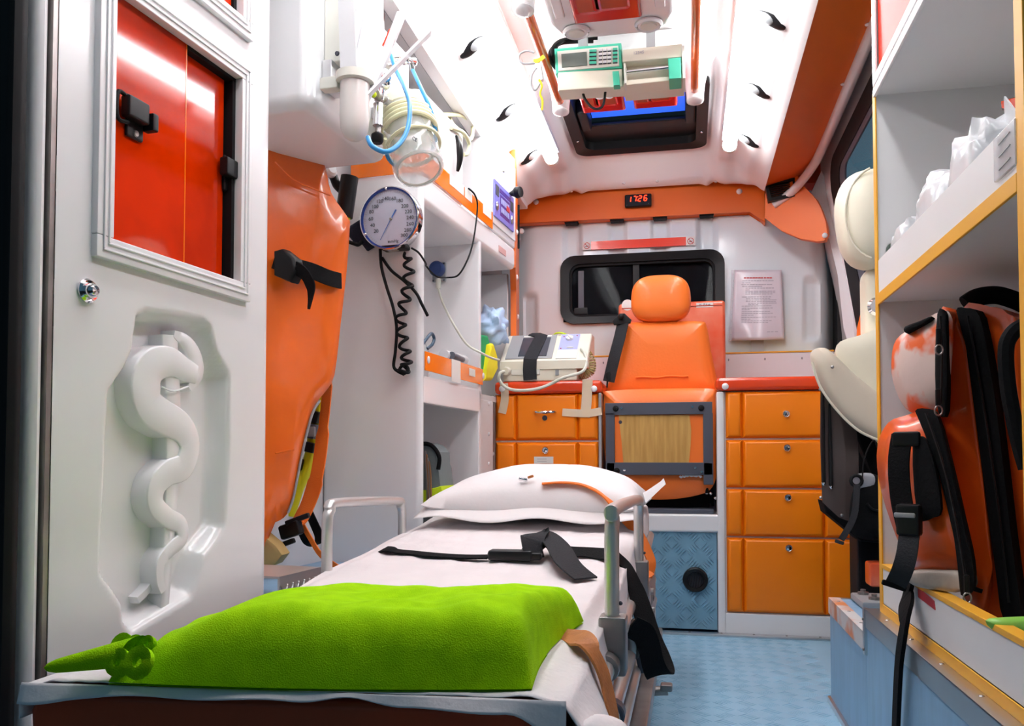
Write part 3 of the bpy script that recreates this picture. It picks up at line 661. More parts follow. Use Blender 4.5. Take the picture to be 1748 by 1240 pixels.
# folded cushion with steel frame and plywood seen from below
YS = 2.90
cu = pad(smo([(1031, 680), (1036, 668), (1120, 664), (1216, 664), (1225, 676), (1229, 720), (1227, 790), (1216, 832), (1190, 846), (1140, 853), (1090, 851), (1050, 838), (1034, 790), (1029, 730)]), YS, .10, 'cushion', orangev, st, .022)
fz = YS-.040
fr_ = G()
def bar(px0, px1, py0, py1, Y=fz, d=.012): a = aY(px0, py1, Y); b = aY(px1, py0, Y); fr_.box(a.x, b.x, Y, Y+d, a.z, b.z, .002)
bar(1033, 1216, 686, 709); bar(1035, 1217, 790, 811); bar(1034, 1049, 705, 812); bar(1201, 1217, 705, 828)
fo = fr_.done('seat_frame', darkgrey, st)
a = aY(1050, 790, fz+.014); b = aY(1200, 709, fz+.014); G().box(a.x-.01, b.x+.01, fz+.011, fz+.020, a.z-.01, b.z+.01).done('fold_over_cover', orangev, st)
pw = [(1056, 709), (1177, 709), (1180, 735), (1179, 760), (1176, 790), (1064, 790), (1061, 755)]
G().prism([aY(x, y, fz+.008) for x, y in pw], (0, .004, 0)).done('plywood_base', wood, st)
G().lathe([(.006, 0), (.0, .0006)], aY(1059, 721, fz+.0075), (0, -1, 0), 12, cap=False).done('drilled_hole', ink, st)
for px, py in ((1051, 698), (1197, 697), (1053, 804)):
    G().lathe([(.010, 0), (.010, .004), (.006, .006), (.0055, .012), (.0, .013)], aY(px, py, fz), (0, -1, 0), 14, cap=False).done('rubber_stop', blackm, st)
for px, py in ((1061, 697), (1182, 695), (1066, 803), (1187, 799), (1198, 806)):
    G().lathe([(.004, 0), (.004, .003), (.0, .0032)], aY(px, py, fz), (0, -1, 0), 10, cap=False).done('bolt', chrome, st)
rnd = random.Random(3)
for (xa_, ya_, xb_, yb_) in ((1180, 812, 1198, 814), (1160, 814, 1182, 812), (1050, 814, 1060, 812)):
    pts = [aY(xa_+(xb_-xa_)*i/8, ya_+(yb_-ya_)*i/8+rnd.uniform(-1.5, 1.5), fz+.01) for i in range(9)]; G().ribbon(pts, .007, .003, (0, 0, 1)).done('torn_edge', white, st)
# base rails of the seat
a = aY(1228, 870, 2.93)
G().box(kx0+.03, a.x-.02, DY+.02, 3.3, zs1, zs1+.016, .003).done('base_rail', darkgrey, st)
G().box(kx0+.03, a.x-.03, 2.98, 3.3, zs1+.016, zs1+.07, .004).done('base_box', blackm, st)
g = G(); g.prism([aY(1216, 822, 2.92), aY(1224, 808, 2.92), aY(1232, 812, 2.92), aY(1234, 872, 2.92), aY(1222, 874, 2.92)], (0, .02, 0), .003); g.done('hinge_plate', blackm, st)
for px, py in ((1206, 842), (1213, 843), (1221, 851), (1227, 855)): G().ball(aY(px, py, 2.905), .006, 8, 6).done('bolt', chrome, st)
G().cyl(aY(1206, 828, 2.9), aY(1207, 842, 2.9), .006).done('hinge_pin', blackm, st)
# seat belt
sb = thing('seat_belt', aY(1050, 640, 2.98), 'grey shoulder belt with black guide hanging beside the orange backrest', 'belt')
G().ribbon(cr([aY(1063, 552, 2.99), aY(1058, 575, 2.98), aY(1050, 605, 2.97), aY(1044, 630, 2.97), aY(1039, 652, 2.97)], 6), .043, .003, (1, -.3, 0)).done('webbing', greyw, sb)
g = G(); g.prism([aY(x, y, 2.985) for x, y in ((1045, 548), (1058, 535), (1066, 535), (1078, 546), (1076, 552), (1048, 555))], (0, .012, 0), .003); g.done('guide', black, sb)
G().ball(aY(1060, 541, 2.975), .011, 12, 8).done('guide_bolt', black, sb)
g = G(); g.prism([aY(x, y, 2.965) for x, y in ((1034, 636), (1041, 634), (1043, 650), (1036, 652))], (0, .014, 0), .003); g.done('tongue', black, sb)
G().cyl(aY(1037, 650, 2.965), aY(1036, 662, 2.965), .003).done('stalk', blackm, sb)
# orange case behind the seat
YB = 3.34
cs = thing('orange_case', aY(1147, 640, YB), 'flat worn orange plastic case standing behind the orange seat', 'case')
a = aY(1056, 640, YB); b = aY(1238, 512, YB)
G().box(a.x, b.x, YB, YB+.12, zc1-.02, b.z, .012, 3).done('shell', scufbox, cs)
G().box(a.x+.012, b.x-.012, YB-.003, YB+.02, b.z-.022, b.z-.018, .001).done('lid_seam', redm, cs)
c = aY(1203, 521, YB-.0015); o = G().box(c.x-.032, c.x+.032, c.y, c.y+.003, c.z-.009, c.z+.009).done('label', sticker, cs)
text('IS ZAH', .014, facing(c+Vector((0, -.001, 0)), (1, 0, 0)), ink, o)
c = aY(1071, 521, YB-.0015); o = G().lathe([(.022, 0), (.0, .001)], c, (0, -1, 0), 20, cap=False).done('oval_badge', sticker, cs); o.scale = (1, 1, 1)
# ---------------------------------------------------------------- heart monitor
YM = 2.84
mo = thing('heart_monitor', aY(930, 650, YM+.1), 'cream heart monitor with dark screen and black strap on the red counter', 'monitor')
M_ = lambda px, py, Y=YM: aY(px, py, Y)
zc = zc1
def sl(px, py, f):                                        # sloping top face: f = 0 front edge .. 1 back edge
    return M_(px, py, YM+.015+.13*f)
front = [M_(852, 622), M_(995, 622), M_(986, 648), M_(860, 650)]
g = G(); x0_, x1_ = M_(858, 640).x, M_(985, 640).x
g.box(x0_, x1_, YM+.005, YM+.22, zc, M_(920, 625).z, .006); g.done('lower_case', beige, mo)
g = G(); F = [M_(852, 631), M_(986, 629), M_(1000, 618), M_(986, 617), M_(852, 617)]
zf = M_(900, 617).z; zb2 = sl(900, 573, 1).z
pr = [(YM, M_(900, 631).z), (YM, zf), (YM+.145, zb2), (YM+.22, zb2), (YM+.22, M_(900, 631).z)]
g.prism([(M_(852, 620).x, y, z) for y, z in pr], (M_(1003, 620).x-M_(852, 620).x, 0, 0), .006, 3); uc = g.done('upper_case', beige, mo)
def onslope(px, f, lift=.0015):
    z = zf+(zb2-zf)*f; y = YM+.145*f; X = M_(px, 600, YM).x; n = Vector((0, -(zb2-zf), .145)).normalized(); return Vector((X, y, z))+n*lift
def slab(name, px0, px1, f0, f1, m, par, th=.0015, lift=.001):
    n = Vector((0, -(zb2-zf), .145)).normalized()
    return G().prism([onslope(px0, f0, lift), onslope(px1, f0, lift), onslope(px1, f1, lift), onslope(px0, f1, lift)], n*th).done(name, m, par)
fp = slab('screen_surround', 861, 941, .08, .98, grey, mo)
slab('screen', 882, 931, .16, .86, screen, fp, .002, .002)
slab('brand_strip', 882, 932, .90, .95, sticker, fp, .001, .0025)
cpn = slab('control_panel', 948, 983, .06, .97, white, mo)
slab('panel_print', 949, 982, .38, .96, lilac, cpn, .001, .002)
kn = onslope(965, .78, .003); nn = Vector((0, -(zb2-zf), .145)).normalized()
k_ = G().lathe([(.014, 0), (.013, .008), (.0, .009)], kn, nn, 18, cap=False).done('dial', white, cpn)
G().obox(kn+nn*.010, (.005, .024, .003), Matrix.Rotation(math.atan2(zb2-zf, .145), 3, 'X') @ Matrix.Rotation(.5, 3, 'Z'), .001).done('dial_grip', offw, k_)
G().ball(onslope(969, .44, .003), (.014, .004, .004), 12, 6).done('key', offw, cpn)
for px, f in ((953, .42), (954, .88), (977, .90)): G().ball(onslope(px, f, .003), .0025, 8, 6).done('mark', inkr, cpn)
# front sockets, plug, strap, cables
for px in (883, 895): G().lathe([(.007, 0), (.006, .002), (.0, .001)], M_(px, 635, YM+.004), (0, -1, 0), 14, cap=False).done('socket', ink, mo)
a = M_(873, 641, YM+.004); b = M_(922, 630, YM+.004); G().box(a.x, b.x, YM+.001, YM+.006, a.z, b.z, .002).done('socket_plate', offw, mo)
a = M_(948, 641, YM+.003); G().box(a.x, a.x+.012, YM+.002, YM+.006, a.z, a.z+.018).done('slot', grey, mo)
pg = G().cyl(M_(865, 634, YM+.006), M_(862, 634, YM-.03), .016, .013).done('plug', beige, mo)
G().tube(cr([M_(862, 634, YM-.025), M_(853, 638, YM-.04), M_(853, 650, YM-.035), M_(866, 663, YM-.03), M_(890, 667, YM-.03), M_(925, 662, YM-.03), M_(962, 645, YM-.03), M_(992, 636, YM-.02), M_(1001, 622, YM), M_(998, 603, YM+.03), M_(992, 596, YM+.05)], 6), .0055, 10).done('lead_cable', hosec, mo)
strap = [M_(917, 570, YM+.16), M_(912, 571, YM+.145), onslope(913, .9, .005), onslope(909, .5, .006), onslope(905, .02, .006), M_(904, 632, YM-.006), M_(905, 649, YM-.004)]
o = tag(G().ribbon(strap, .046, .004, (1, 0, 0)).done('tie_down_strap', greyw), 'broad dark strap running over the heart monitor screen', 'strap')
tag(G().tube(cr([M_(944, 573, YM+.15), M_(950, 569, YM+.14), M_(960, 569, YM+.14), M_(968, 572, YM+.15)], 5), .003, 6).done('lead_wire', hivis), 'short green-yellow lead wire behind the heart monitor dial', 'cable')
hx = []
for i in range(150):
    a = i/150*2*math.pi*17; f = i/149; c0 = cr([M_(985, 640, 2.90), M_(998, 640, 2.89), M_(1008, 634, 2.89), M_(1010, 620, 2.90), M_(1003, 604, 2.92)], 40)
    c = c0[int(f*(len(c0)-1))]; T = (c0[min(len(c0)-1, int(f*(len(c0)-1))+1)]-c0[max(0, int(f*(len(c0)-1))-1)]).normalized()
    u = T.cross(Vector((0, 1, 0))).normalized(); w = T.cross(u); hx.append(c+u*(.014*math.cos(a))+w*(.014*math.sin(a)))
tag(G().tube(hx, .0022, 5).done('coiled_cable', mat('olive_cable', (.42, .38, .16), .5)), 'coiled olive cable hanging beside the heart monitor', 'cable')
# ---------------------------------------------------------------- flat things on the bulkhead
YR = BY-.022
sg = thing('no_smoking_strip', aY(1090, 414, YR), 'long red sticker strip with a no-smoking sign at each end', 'sign')
def quad(name, pts, Y, th, m, par): return G().prism([aY(x, y, Y) for x, y in pts], (0, th, 0)).done(name, m, par)
quad('red_strip', ((1009, 412.5), (1171, 404.5), (1171, 419), (1009, 426.5)), YR, .004, redst, sg)
for pts, c in ((((994.5, 413), (1009, 412.5), (1009, 426.5), (995, 427)), (1002, 419.7)), (((1171, 404.5), (1186.5, 403.5), (1187, 419), (1171, 419)), (1179, 411.7))):
    o = quad('sign_card', pts, YR, .004, sticker, sg); p = aY(*c, YR-.001)
    g = G(); g.tube([p+Vector((.0125*math.cos(a*math.pi/12), 0, .0125*math.sin(a*math.pi/12))) for a in range(24)], .0012, 5, True)
    g.cyl(p+Vector((-.0088, 0, .0088)), p+Vector((.0088, 0, -.0088)), .0012, n=5); g.done('ban_ring', inkr, o)
    g = G(); g.cyl(p+Vector((-.007, .0003, -.003)), p+Vector((.006, .0003, -.001)), .0012, n=5); g.tube([p+Vector((.006, 0, 0)), p+Vector((.007, 0, .003)), p+Vector((.005, 0, .006))], .0005, 5); g.done('cigarette', ink, o)
ck = thing('wall_clock', aY(1089, 343, 3.545), 'small black digital clock with red figures reading 17:26', 'clock')
a = aY(1066.5, 355, 3.53); b = aY(1112, 330, 3.53); G().box(a.x, b.x, 3.526, 3.549, a.z+.001, b.z, .006, 3).done('case', black, ck)
def seg7(par, cx, cz, s, ch, sl_=.14):
    SEG = {'1': 'bc', '7': 'abc', '2': 'abged', '6': 'afedgc'}[ch]; h = s; w = s*.52
    L = {'a': ((-w/2, h/2), (w/2, h/2)), 'g': ((-w/2, 0), (w/2, 0)), 'd': ((-w/2, -h/2), (w/2, -h/2)), 'b': ((w/2, h/2), (w/2, 0)), 'c': ((w/2, 0), (w/2, -h/2)), 'f': ((-w/2, h/2), (-w/2, 0)), 'e': ((-w/2, 0), (-w/2, -h/2))}
    g = G()
    for q in SEG:
        (x0, z0), (x1, z1) = L[q]; P0 = Vector((cx+x0+z0*sl_, 3.5255, cz+z0)); P1 = Vector((cx+x1+z1*sl_, 3.5255, cz+z1)); d_ = (P1-P0)*.12
        g.cyl(P0+d_, P1-d_, .0021, n=6)
    g.done('digit', ledred, par)
for px, ch in ((1074.5, '1'), (1083.5, '7'), (1092.5, '2'), (1102, '6')):
    p = aY(px, 339-(px-1089)*.09, 3.53); seg7(ck, p.x, p.z-.002, .022, ch)
for dz in (-.006, .010): p = aY(1088.6, 339, 3.53); G().ball((p.x, 3.5255, p.z+dz-.004), .0022, 8, 6).done('colon_dot', ledred, ck)
for px, py in ((1070, 350.5), (1107, 347.5)): G().ball(aY(px, py, 3.527), .002, 8, 6).done('screw', ink, ck)
# notice in a plastic sleeve
nt_ = thing('paper_notice', aY(1292, 585, YR), 'printed notice in a clear punched sleeve taped to the white bulkhead', 'notice')
q = [(1254, 461), (1334, 461), (1339, 580), (1249, 582)]
def nb(u, v):
    a = [x0+(x1-x0)*u for x0, x1 in ((q[0][0], q[1][0]), (q[3][0], q[2][0]))]; b = [x0+(x1-x0)*u for x0, x1 in ((q[0][1], q[1][1]), (q[3][1], q[2][1]))]
    px = a[0]+(a[1]-a[0])*v; py = b[0]+(b[1]-b[0])*v
    return (px, py, YR-.010-.014*math.sin(u*math.pi*1.0)*v - .006*math.sin(u*7+v*4)*v*.5 - .008*u)
def nbw(u, v): x, y, Y = nb(u, v); return aY(x, y, Y)
g = G(); g.grid(nbw, 16, 20); o = g.done('sheet', paperm, nt_); md = o.modifiers.new('thick', 'SOLIDIFY'); md.thickness = .001
rn = random.Random(5)
def line(u0, u1, v, h, m, nm='text_line'):
    n = max(3, int((u1-u0)*18)); A = []
    g = G()
    for i in range(n):
        a = u0+(u1-u0)*i/n; b = a+(u1-u0)/n*rn.uniform(.72, .97)
        pts = [nbw(a, v-h), nbw(b, v-h), nbw(b, v+h), nbw(a, v+h)]; g.bm.faces.new([g.bm.verts.new(p+Vector((0, -.002, 0))) for p in pts])
    g.done(nm, m, o)
line(.20, .80, .115, .008, inkr, 'heading')
rows = [(.17, .83, .155), (.17, .36, .185), (.15, .80, .21), (.17, .60, .235), (.24, .84, .26), (.24, .33, .285), (.24, .86, .305), (.24, .86, .325), (.24, .80, .345), (.17, .77, .385), (.25, .75, .41), (.25, .88, .43), (.25, .87, .45), (.3, .88, .475), (.3, .52, .495), (.17, .78, .515), (.17, .8, .545), (.17, .34, .565), (.17, .74, .595), (.17, .80, .62), (.17, .42, .645), (.17, .86, .675), (.17, .36, .70), (.17, .77, .725), (.17, .70, .75), (.67, .89, .885)]
for r_ in rows: line(r_[0], r_[1], r_[2], .005, inkl)
g = G(); w_ = [aY(x, y, YR-.004) for x, y in ((1249, 462), (1256, 461), (1250, 582), (1244, 581))]; g.prism(w_, (0, .002, 0)); sv = g.done('punched_edge', plastw, nt_)
for k in range(10):
    a = w_[0].lerp(w_[3], (k+.6)/10.5); b = w_[1].lerp(w_[2], (k+.6)/10.5); G().lathe([(.003, 0), (.0, .0004)], a.lerp(b, .5)+Vector((0, -.0006, 0)), (0, -1, 0), 8, cap=False).done('punch_hole', grey, sv)
c = aY(1293, 590, YR-.002); G().box(c.x-.025, c.x+.025, c.y, c.y+.003, c.z-.025, c.z+.030).done('tape', mat('grey_tape', (.50, .50, .50), .4), nt_)
# ================================================================ LEFT-HAND SIDE
# ---------------------------------------------------------------- tall cabinet with red sliding panes and the moulded emblem
s0 = aL(86, 600).y; s1 = aL(466, 500).y
tc = thing('tall_cabinet', ML @ Vector((-.14, (s0+s1)/2, 0)), 'tall glossy white cabinet with red sliding panes and moulded snake emblem', 'cabinet')
wa = aL(155, 440); wb = aL(420, 515); wt = aL(430, 122)
fs0, fs1, fz0, fz1 = wa.y, wb.y, (wa.z+wb.z)/2, wt.z          # window frame outer edges
fw = .030
rec_px = [(232, 533), (250, 527), (345, 540), (362, 556), (372, 600), (394, 640), (393, 760), (386, 900), (372, 925), (352, 950), (342, 985), (330, 1020), (225, 1085), (208, 1065), (206, 1035), (190, 1010), (170, 985), (168, 960), (176, 800), (182, 665), (210, 625), (222, 600)]
poly = [(v.y, v.z) for v in (aL(x, y) for x, y in rec_px)]
def sdist(p, poly):
    x, y = p; ins = False; d = 9.0; n = len(poly)
    for i in range(n):
        x0, y0 = poly[i]; x1, y1 = poly[(i+1) % n]
        if (y0 > y) != (y1 > y) and x < (x1-x0)*(y-y0)/(y1-y0)+x0: ins = not ins
        dx, dy = x1-x0, y1-y0; t = max(0, min(1, ((x-x0)*dx+(y-y0)*dy)/(dx*dx+dy*dy+1e-12)))
        d = min(d, math.hypot(x-x0-t*dx, y-y0-t*dy))
    return d if ins else -d
def arr(a, b, n): return [a+(b-a)*i/n for i in range(n+1)]
ys = sorted(set(arr(s0+.004, fs0+fw*.5, 4)+arr(fs0+fw*.5, fs1-fw*.5, 70)+arr(fs1-fw*.5, s1-.03, 4)+arr(s1-.03, s1, 10)))
zmax = 1.78
zs_ = sorted(set(arr(.0, .12, 2)+arr(.12, fz0-.02, 110)+arr(fz0-.02, fz0+fw*.5, 2)+arr(fz0+fw*.5, fz1-fw*.5, 4)+[fz1-fw*.5, fz1+.055]+arr(fz1+.055, zmax, 3)))
def fd(y, z):
    d = 0.0
    if z < fz0: d -= .034*ss(0, .022, sdist((y, z), poly))
    e = s1-y
    if e < .028: d -= .028-math.sqrt(max(0, .028**2-(.028-e)**2))
    return d
g = G(ML); Vv = [[g.bm.verts.new((fd(y, z), y, z)) for z in zs_] for y in ys]
for i in range(len(ys)-1):
    for j in range(len(zs_)-1):
        y = (ys[i]+ys[i+1])/2; z = (zs_[j]+zs_[j+1])/2
        if fs0+fw*.5 < y < fs1-fw*.5 and (fz0+fw*.5 < z < fz1-fw*.5 or z > fz1+.055): continue
        g.bm.faces.new((Vv[i][j], Vv[i+1][j], Vv[i+1][j+1], Vv[i][j+1]))
fpn = g.done('front_panel', white, tc, ang=70)
G(ML).box(-.28, -.04, s0, s0+.015, 0, zmax).box(-.28, -.024, s1-.012, s1, 0, zmax).box(-.28, -.262, s0, s1, 0, zmax).box(-.28, -.045, s0, s1, fz0-.05, fz0-.03).box(-.28, -.02, s0, s1, zmax, zmax+.01).done('body', white, tc)
G(ML).box(-.05, -.001, s0-.004, s0+.004, 0, zmax).done('edge_strip', steel, tc)
def win_frame(z0, z1, nm):
    g = G(ML); g.frx(fs0, fs1, z0, z1, fw, -.006, .010, .002); o = g.done(nm, alu if False else white, tc)
    g = G(ML); g.frx(fs0+.010, fs1-.010, z0+.010, z1-.010, .003, .0095, .0125, .001); g.frx(fs0+.019, fs1-.019, z0+.019, z1-.019, .003, .0095, .0125, .001); g.done('frame_bead', white, o); return o
wf = win_frame(fz0, fz1, 'window_frame')
ysp = aL(322, 300).y
pa = G(ML).box(-.010, -.006, fs0+fw-.006, ysp, fz0+fw-.004, fz1-fw+.004, .001).done('sliding_pane', redac, tc)
pb = G(ML).box(-.022, -.018, ysp-.035, fs1-fw-.012, fz0+fw-.004, fz1-fw+.004, .001).done('sliding_pane', redac, tc)
G(ML).box(-.0105, -.0055, ysp-.002, ysp, fz0+fw, fz1-fw).done('pane_edge', orangel, pa)
G(ML).box(-.026, -.004, fs1-fw-.008, fs1-fw+.002, fz0+fw-.004, fz1-fw+.004).done('rubber_seal', blackm, tc)
G(ML).box(-.026, -.004, ysp, fs1-fw, fz1-fw-.006, fz1-fw+.002).done('top_track', blackm, tc)
# shelf and contents glimpsed through the red panes
G(ML).box(-.26, -.04, s0+.015, s1-.015, fz0+fw+.20, fz0+fw+.208).done('shelf', white, tc)
tag(G(ML).box(-.16, -.05, fs0+.05, fs0+.13, fz0-.029, fz0+fw+.085, .01).done('stock_box', white), 'white box standing behind the lower corner of the red pane', 'box')
for cpx, par, dd in ((232, pa, -.006), (393, pb, -.018)):
    c = aL(cpx, 203 if cpx < 300 else 300, dd+.004)
    o = G(ML).box(dd, dd+.006, c.y-.018, c.y+.014, c.z-.030, c.z+.030, .003).done('latch_plate', black, par)
    G(ML).box(dd+.004, dd+.020, c.y-.030, c.y+.010, c.z-.008, c.z+.022, .003).done('latch_body', black, o)
    G(ML).box(dd+.004, dd+.024, c.y+.012, c.y+.024, c.z-.014, c.z+.012, .003).done('latch_finger', black, o)
    sg_ = -1 if cpx < 300 else 1
    pts = [(dd+.010, c.y+sg_*.022, c.z+.020), (dd+.010, c.y+sg_*.040, c.z+.022), (dd+.010, c.y+sg_*.044, c.z+.002), (dd+.010, c.y+sg_*.040, c.z-.016), (dd+.010, c.y+sg_*.022, c.z-.014)]
    G(ML).tube(cr(pts, 4), .003, 8).done('latch_loop', blackm, o)
    for dz in (-.022, .024): G(ML).lathe([(.005, 0), (.004, .002), (.0, .0015)], (dd+.006, c.y-.002, c.z+dz), (1, 0, 0), 10, cap=False).done('screw', steel, o)
uf = win_frame(fz1+.045, fz1+.50, 'upper_window_frame')
G(ML).box(-.012, -.008, fs0+fw, fs1-fw-.01, fz1+.045+fw, fz1+.47).done('upper_pane', redac, tc)
G(ML).box(-.02, -.004, fs1-fw-.008, fs1-fw+.002, fz1+.045+fw, fz1+.47).done('rubber_seal', blackm, tc)
c = aL(147, 497)
G(ML).lathe([(.015, 0), (.016, .004), (.0135, .007), (.010, .006), (.0095, .012), (.006, .016), (.0, .017)], c, (1, 0, 0), 20, cap=False).done('push_button', chrome, tc)
# raised emblem: staff and snake
def LP(px, py): v = aL(px, py, -.010); return (v.y, v.z)
def relief(pts, w, d0, d1, g):                                 # flat-topped swept relief
    P_ = [Vector((0, a, b)) for a, b in pts]; N = len(P_); L0, L1, L2, L3 = [], [], [], []
    rows = []
    for i in range(N):
        T = (P_[min(N-1, i+1)]-P_[max(0, i-1)]).normalized(); n = Vector((0, -T.z, T.y)); ww = w[i]
        rows.append([g.bm.verts.new(P_[i]+n*(k*ww)+Vector((h, 0, 0))) for k, h in ((-.56, d0), (-.52, d1-.003), (-.50, d1-.001), (-.46, d1), (0, d1+.0002), (.46, d1), (.50, d1-.001), (.52, d1-.003), (.56, d0))])
    for A, B in zip(rows, rows[1:]):
        for k in range(8): g.bm.faces.new((A[k], A[k+1], B[k+1], B[k]))
    g.bm.faces.new(rows[0]); g.bm.faces.new(list(reversed(rows[-1])))
em = bpy.data.objects.new('snake_and_staff_emblem', None); COL.objects.link(em); em.parent = tc
d0, d1 = -.036, -.006
def smo2(pts, n=6): return [(v.x, v.y) for v in cr([(a, b, 0) for a, b in pts], n)]
u = (aL(300, 700).y-aL(299, 700).y)                              # metres per pixel here
stf = [LP(290, 572), LP(297, 700), LP(293, 850), LP(281, 1038)]
g = G(ML); relief(stf, [26*u, 24*u, 20*u, 13*u], d0, d1-.003, g); g.done('staff', white, tc, ang=50)
sn = smo2([LP(333, 640), LP(316, 632), LP(290, 618), LP(262, 624), LP(248, 650), (LP(252, 690)), LP(278, 712), LP(308, 730), LP(322, 760), LP(312, 796), LP(286, 808), LP(266, 830), LP(264, 862), LP(284, 884), LP(306, 896), LP(308, 920), LP(290, 938), LP(272, 960), LP(270, 990), LP(276, 1010)], 7)
N = len(sn); wsn = [(22+24*min(1, i/30))*u if i < 30 else (46-36*((i-30)/(N-30))**.8)*u for i in range(N)]
g = G(ML); relief(sn, wsn, d0, d1, g); g.done('snake', white, tc, ang=50)
hd = smo2([LP(296, 570), LP(318, 586), LP(333, 612), LP(336, 640), LP(322, 664)], 5)
g = G(ML); relief(hd, [ (8+16*math.sin(math.pi*i/(len(hd)-1)))*u for i in range(len(hd))], d0, d1-.002, g); g.done('snake_head', white, tc, ang=50)
tl = smo2([LP(276, 985), LP(262, 1008), LP(244, 1026)], 4); g = G(ML); relief(tl, [8*u]*len(tl), d0, d1-.012, g); g.done('snake_tail', white, tc, ang=50)
e_ = aL(298, 636, d1+.001); G(ML).tube(cr([(d1+.001, aL(280, 660).y, aL(280, 660).z), (d1+.002, aL(300, 668).y, aL(300, 668).z), (d1+.001, aL(326, 660).y, aL(326, 660).z)], 4), .0016, 6).done('snake_mouth', white, tc)
bpy.data.objects.remove(em)
# rear pillar next to the tall cabinet, with its dark door seal
pil = struct(G(ML).box(-.20, -.001, .88, s0-.006, 0, 1.80, .012, 3).done('trim_16', white))
struct(G(ML).box(-.20, .012, .86, aL(17, 400, .012).y, 0, 1.80, .010).done('trim_17', blackm))
# ---------------------------------------------------------------- overhead cabinet
oa = aL(530, 178); oz = oa.z
oc = thing('overhead_cabinet', ML @ Vector((-.14, 1.74, oz)), 'white rounded overhead cabinet carrying the oxygen outlets', 'cabinet')
G(ML).box(-.275, 0, oa.y-.004, aL(662, 280).y, oz-.002, 1.64, .026, 5).done('body', white, oc)
# ---------------------------------------------------------------- shelving cabinet
c0 = aL(727, 500).y; c1 = aL(822, 560).y; c2 = aL(866, 520).y; c3 = aL(880, 300).y
sc = thing('shelving_cabinet', ML @ Vector((-.14, (c0+c2)/2, 0)), 'white open shelving cabinet with orange shelf lips and the pressure gauge on its end', 'cabinet')
zl = aL(722, 640).z; ztop2 = aL(838, 389).z; zslab = aL(872, 456).z; zC = aL(735, 690).z
G(ML).box(-.28, 0, c0-.030, c0, 0, ztop2, .022, 4).done('end_panel', white, sc)
G(ML).box(-.28, 0, c1-.022, c1, 0, zslab+.01, .005).done('divider', white, sc)
c2b = aL(866, 520, -.055).y
G(ML).box(-.28, -.055, c2b, c2b+.018, zl-.02, zslab+.01, .004).done('side_panel', white, sc)
G(ML).box(-.279, -.27, c0-.01, c3, 0, 1.63).done('back_panel', white, sc)
G(ML).box(-.275, 0, c0-.028, c3, zslab, ztop2, .016, 3).done('upper_shelf', white, sc)
G(ML).prism([(x, y, zl-.02) for x, y in ((-.275, c0-.005), (-.001, c0-.005), (-.001, c1+.002), (-.055, c1+.03), (-.055, c2b), (-.275, c2b))], (0, 0, .018)).done('middle_shelf', white, sc)
G(ML).box(-.02, 0, c0-.010, c1, zC, zl-.004, .005).done('face_rail', white, sc)
G(ML).box(-.275, 0, c0-.01, c1, 0, .06, .005).done('plinth', white, sc)
G(ML).box(-.275, -.05, c1, c1+.27, 0, zl-.02, .004).done('filler_post', whitem, sc)
for z in (.80, .70, .60, .50): G(ML).ball((-.049, c1+.22, z-.05), (.004, .007, .007), 8, 6).done('rivet', white, sc)
# closed upper locker with control keypad
u0 = aL(836, 300).y
G(ML).box(-.275, -.001, u0, c3, ztop2-.004, 1.625, .008, 3).done('locker', white, sc)
d_ = G(ML).box(-.002, .004, u0+.012, c3-.012, ztop2+.02, 1.585, .003).done('locker_door', white, sc)
p = aL(859, 292, .004); G(ML).lathe([(.007, 0), (.006, .004), (.0, .005)], p, (1, 0, 0), 12, cap=False).done('lock', chrome, d_)
ctl = thing('control_keypad', ML @ aL(860, 350), 'purple control keypad panel on the white upper locker', 'control panel')
ka, kb = aL(843, 305, .006), aL(876, 397, .006); kz1, kz0 = aL(843, 305, .006).z, aL(843, 368, .006).z
G(ML).box(.004, .009, ka.y, kb.y, kz0, kz1, .002).done('plate', purple, ctl)
def kq(name, f0, f1, g0, g1, m, par=ctl, h=.002): return G(ML).box(.0085, .0085+h, ka.y+(kb.y-ka.y)*f0, ka.y+(kb.y-ka.y)*f1, kz0+(kz1-kz0)*g0, kz0+(kz1-kz0)*g1).done(name, m, par)
kq('key_field', .27, .76, .14, .72, purpled, h=.001); kq('header', .25, .80, .76, .88, purpled, h=.001); kq('side_display', .05, .2, .60, .88, ink); kq('side_display', .80, .95, .55, .82, ink)
for i in range(5):
    for j in range(2): kq('key', .31+i*.085, .37+i*.085, .24+j*.24, .40+j*.24, lilac)
kq('warning_lamp', .58, .74, .42, .56, inkr, h=.003)
for f in (.10, .86): G(ML).ball((.011, ka.y+(kb.y-ka.y)*f, kz0+(kz1-kz0)*.30), (.004, .012, .014), 12, 8).done('rocker', alu, ctl)
k = aL(877, 330, .02); tag(G(ML).lathe([(.004, -.02), (.012, 0), (.020, .012), (.018, .028), (.0, .030)], k, (1, -.3, 0), 14).done('gooseneck_lamp', black), 'small black swivelling lamp beside the purple keypad', 'lamp')
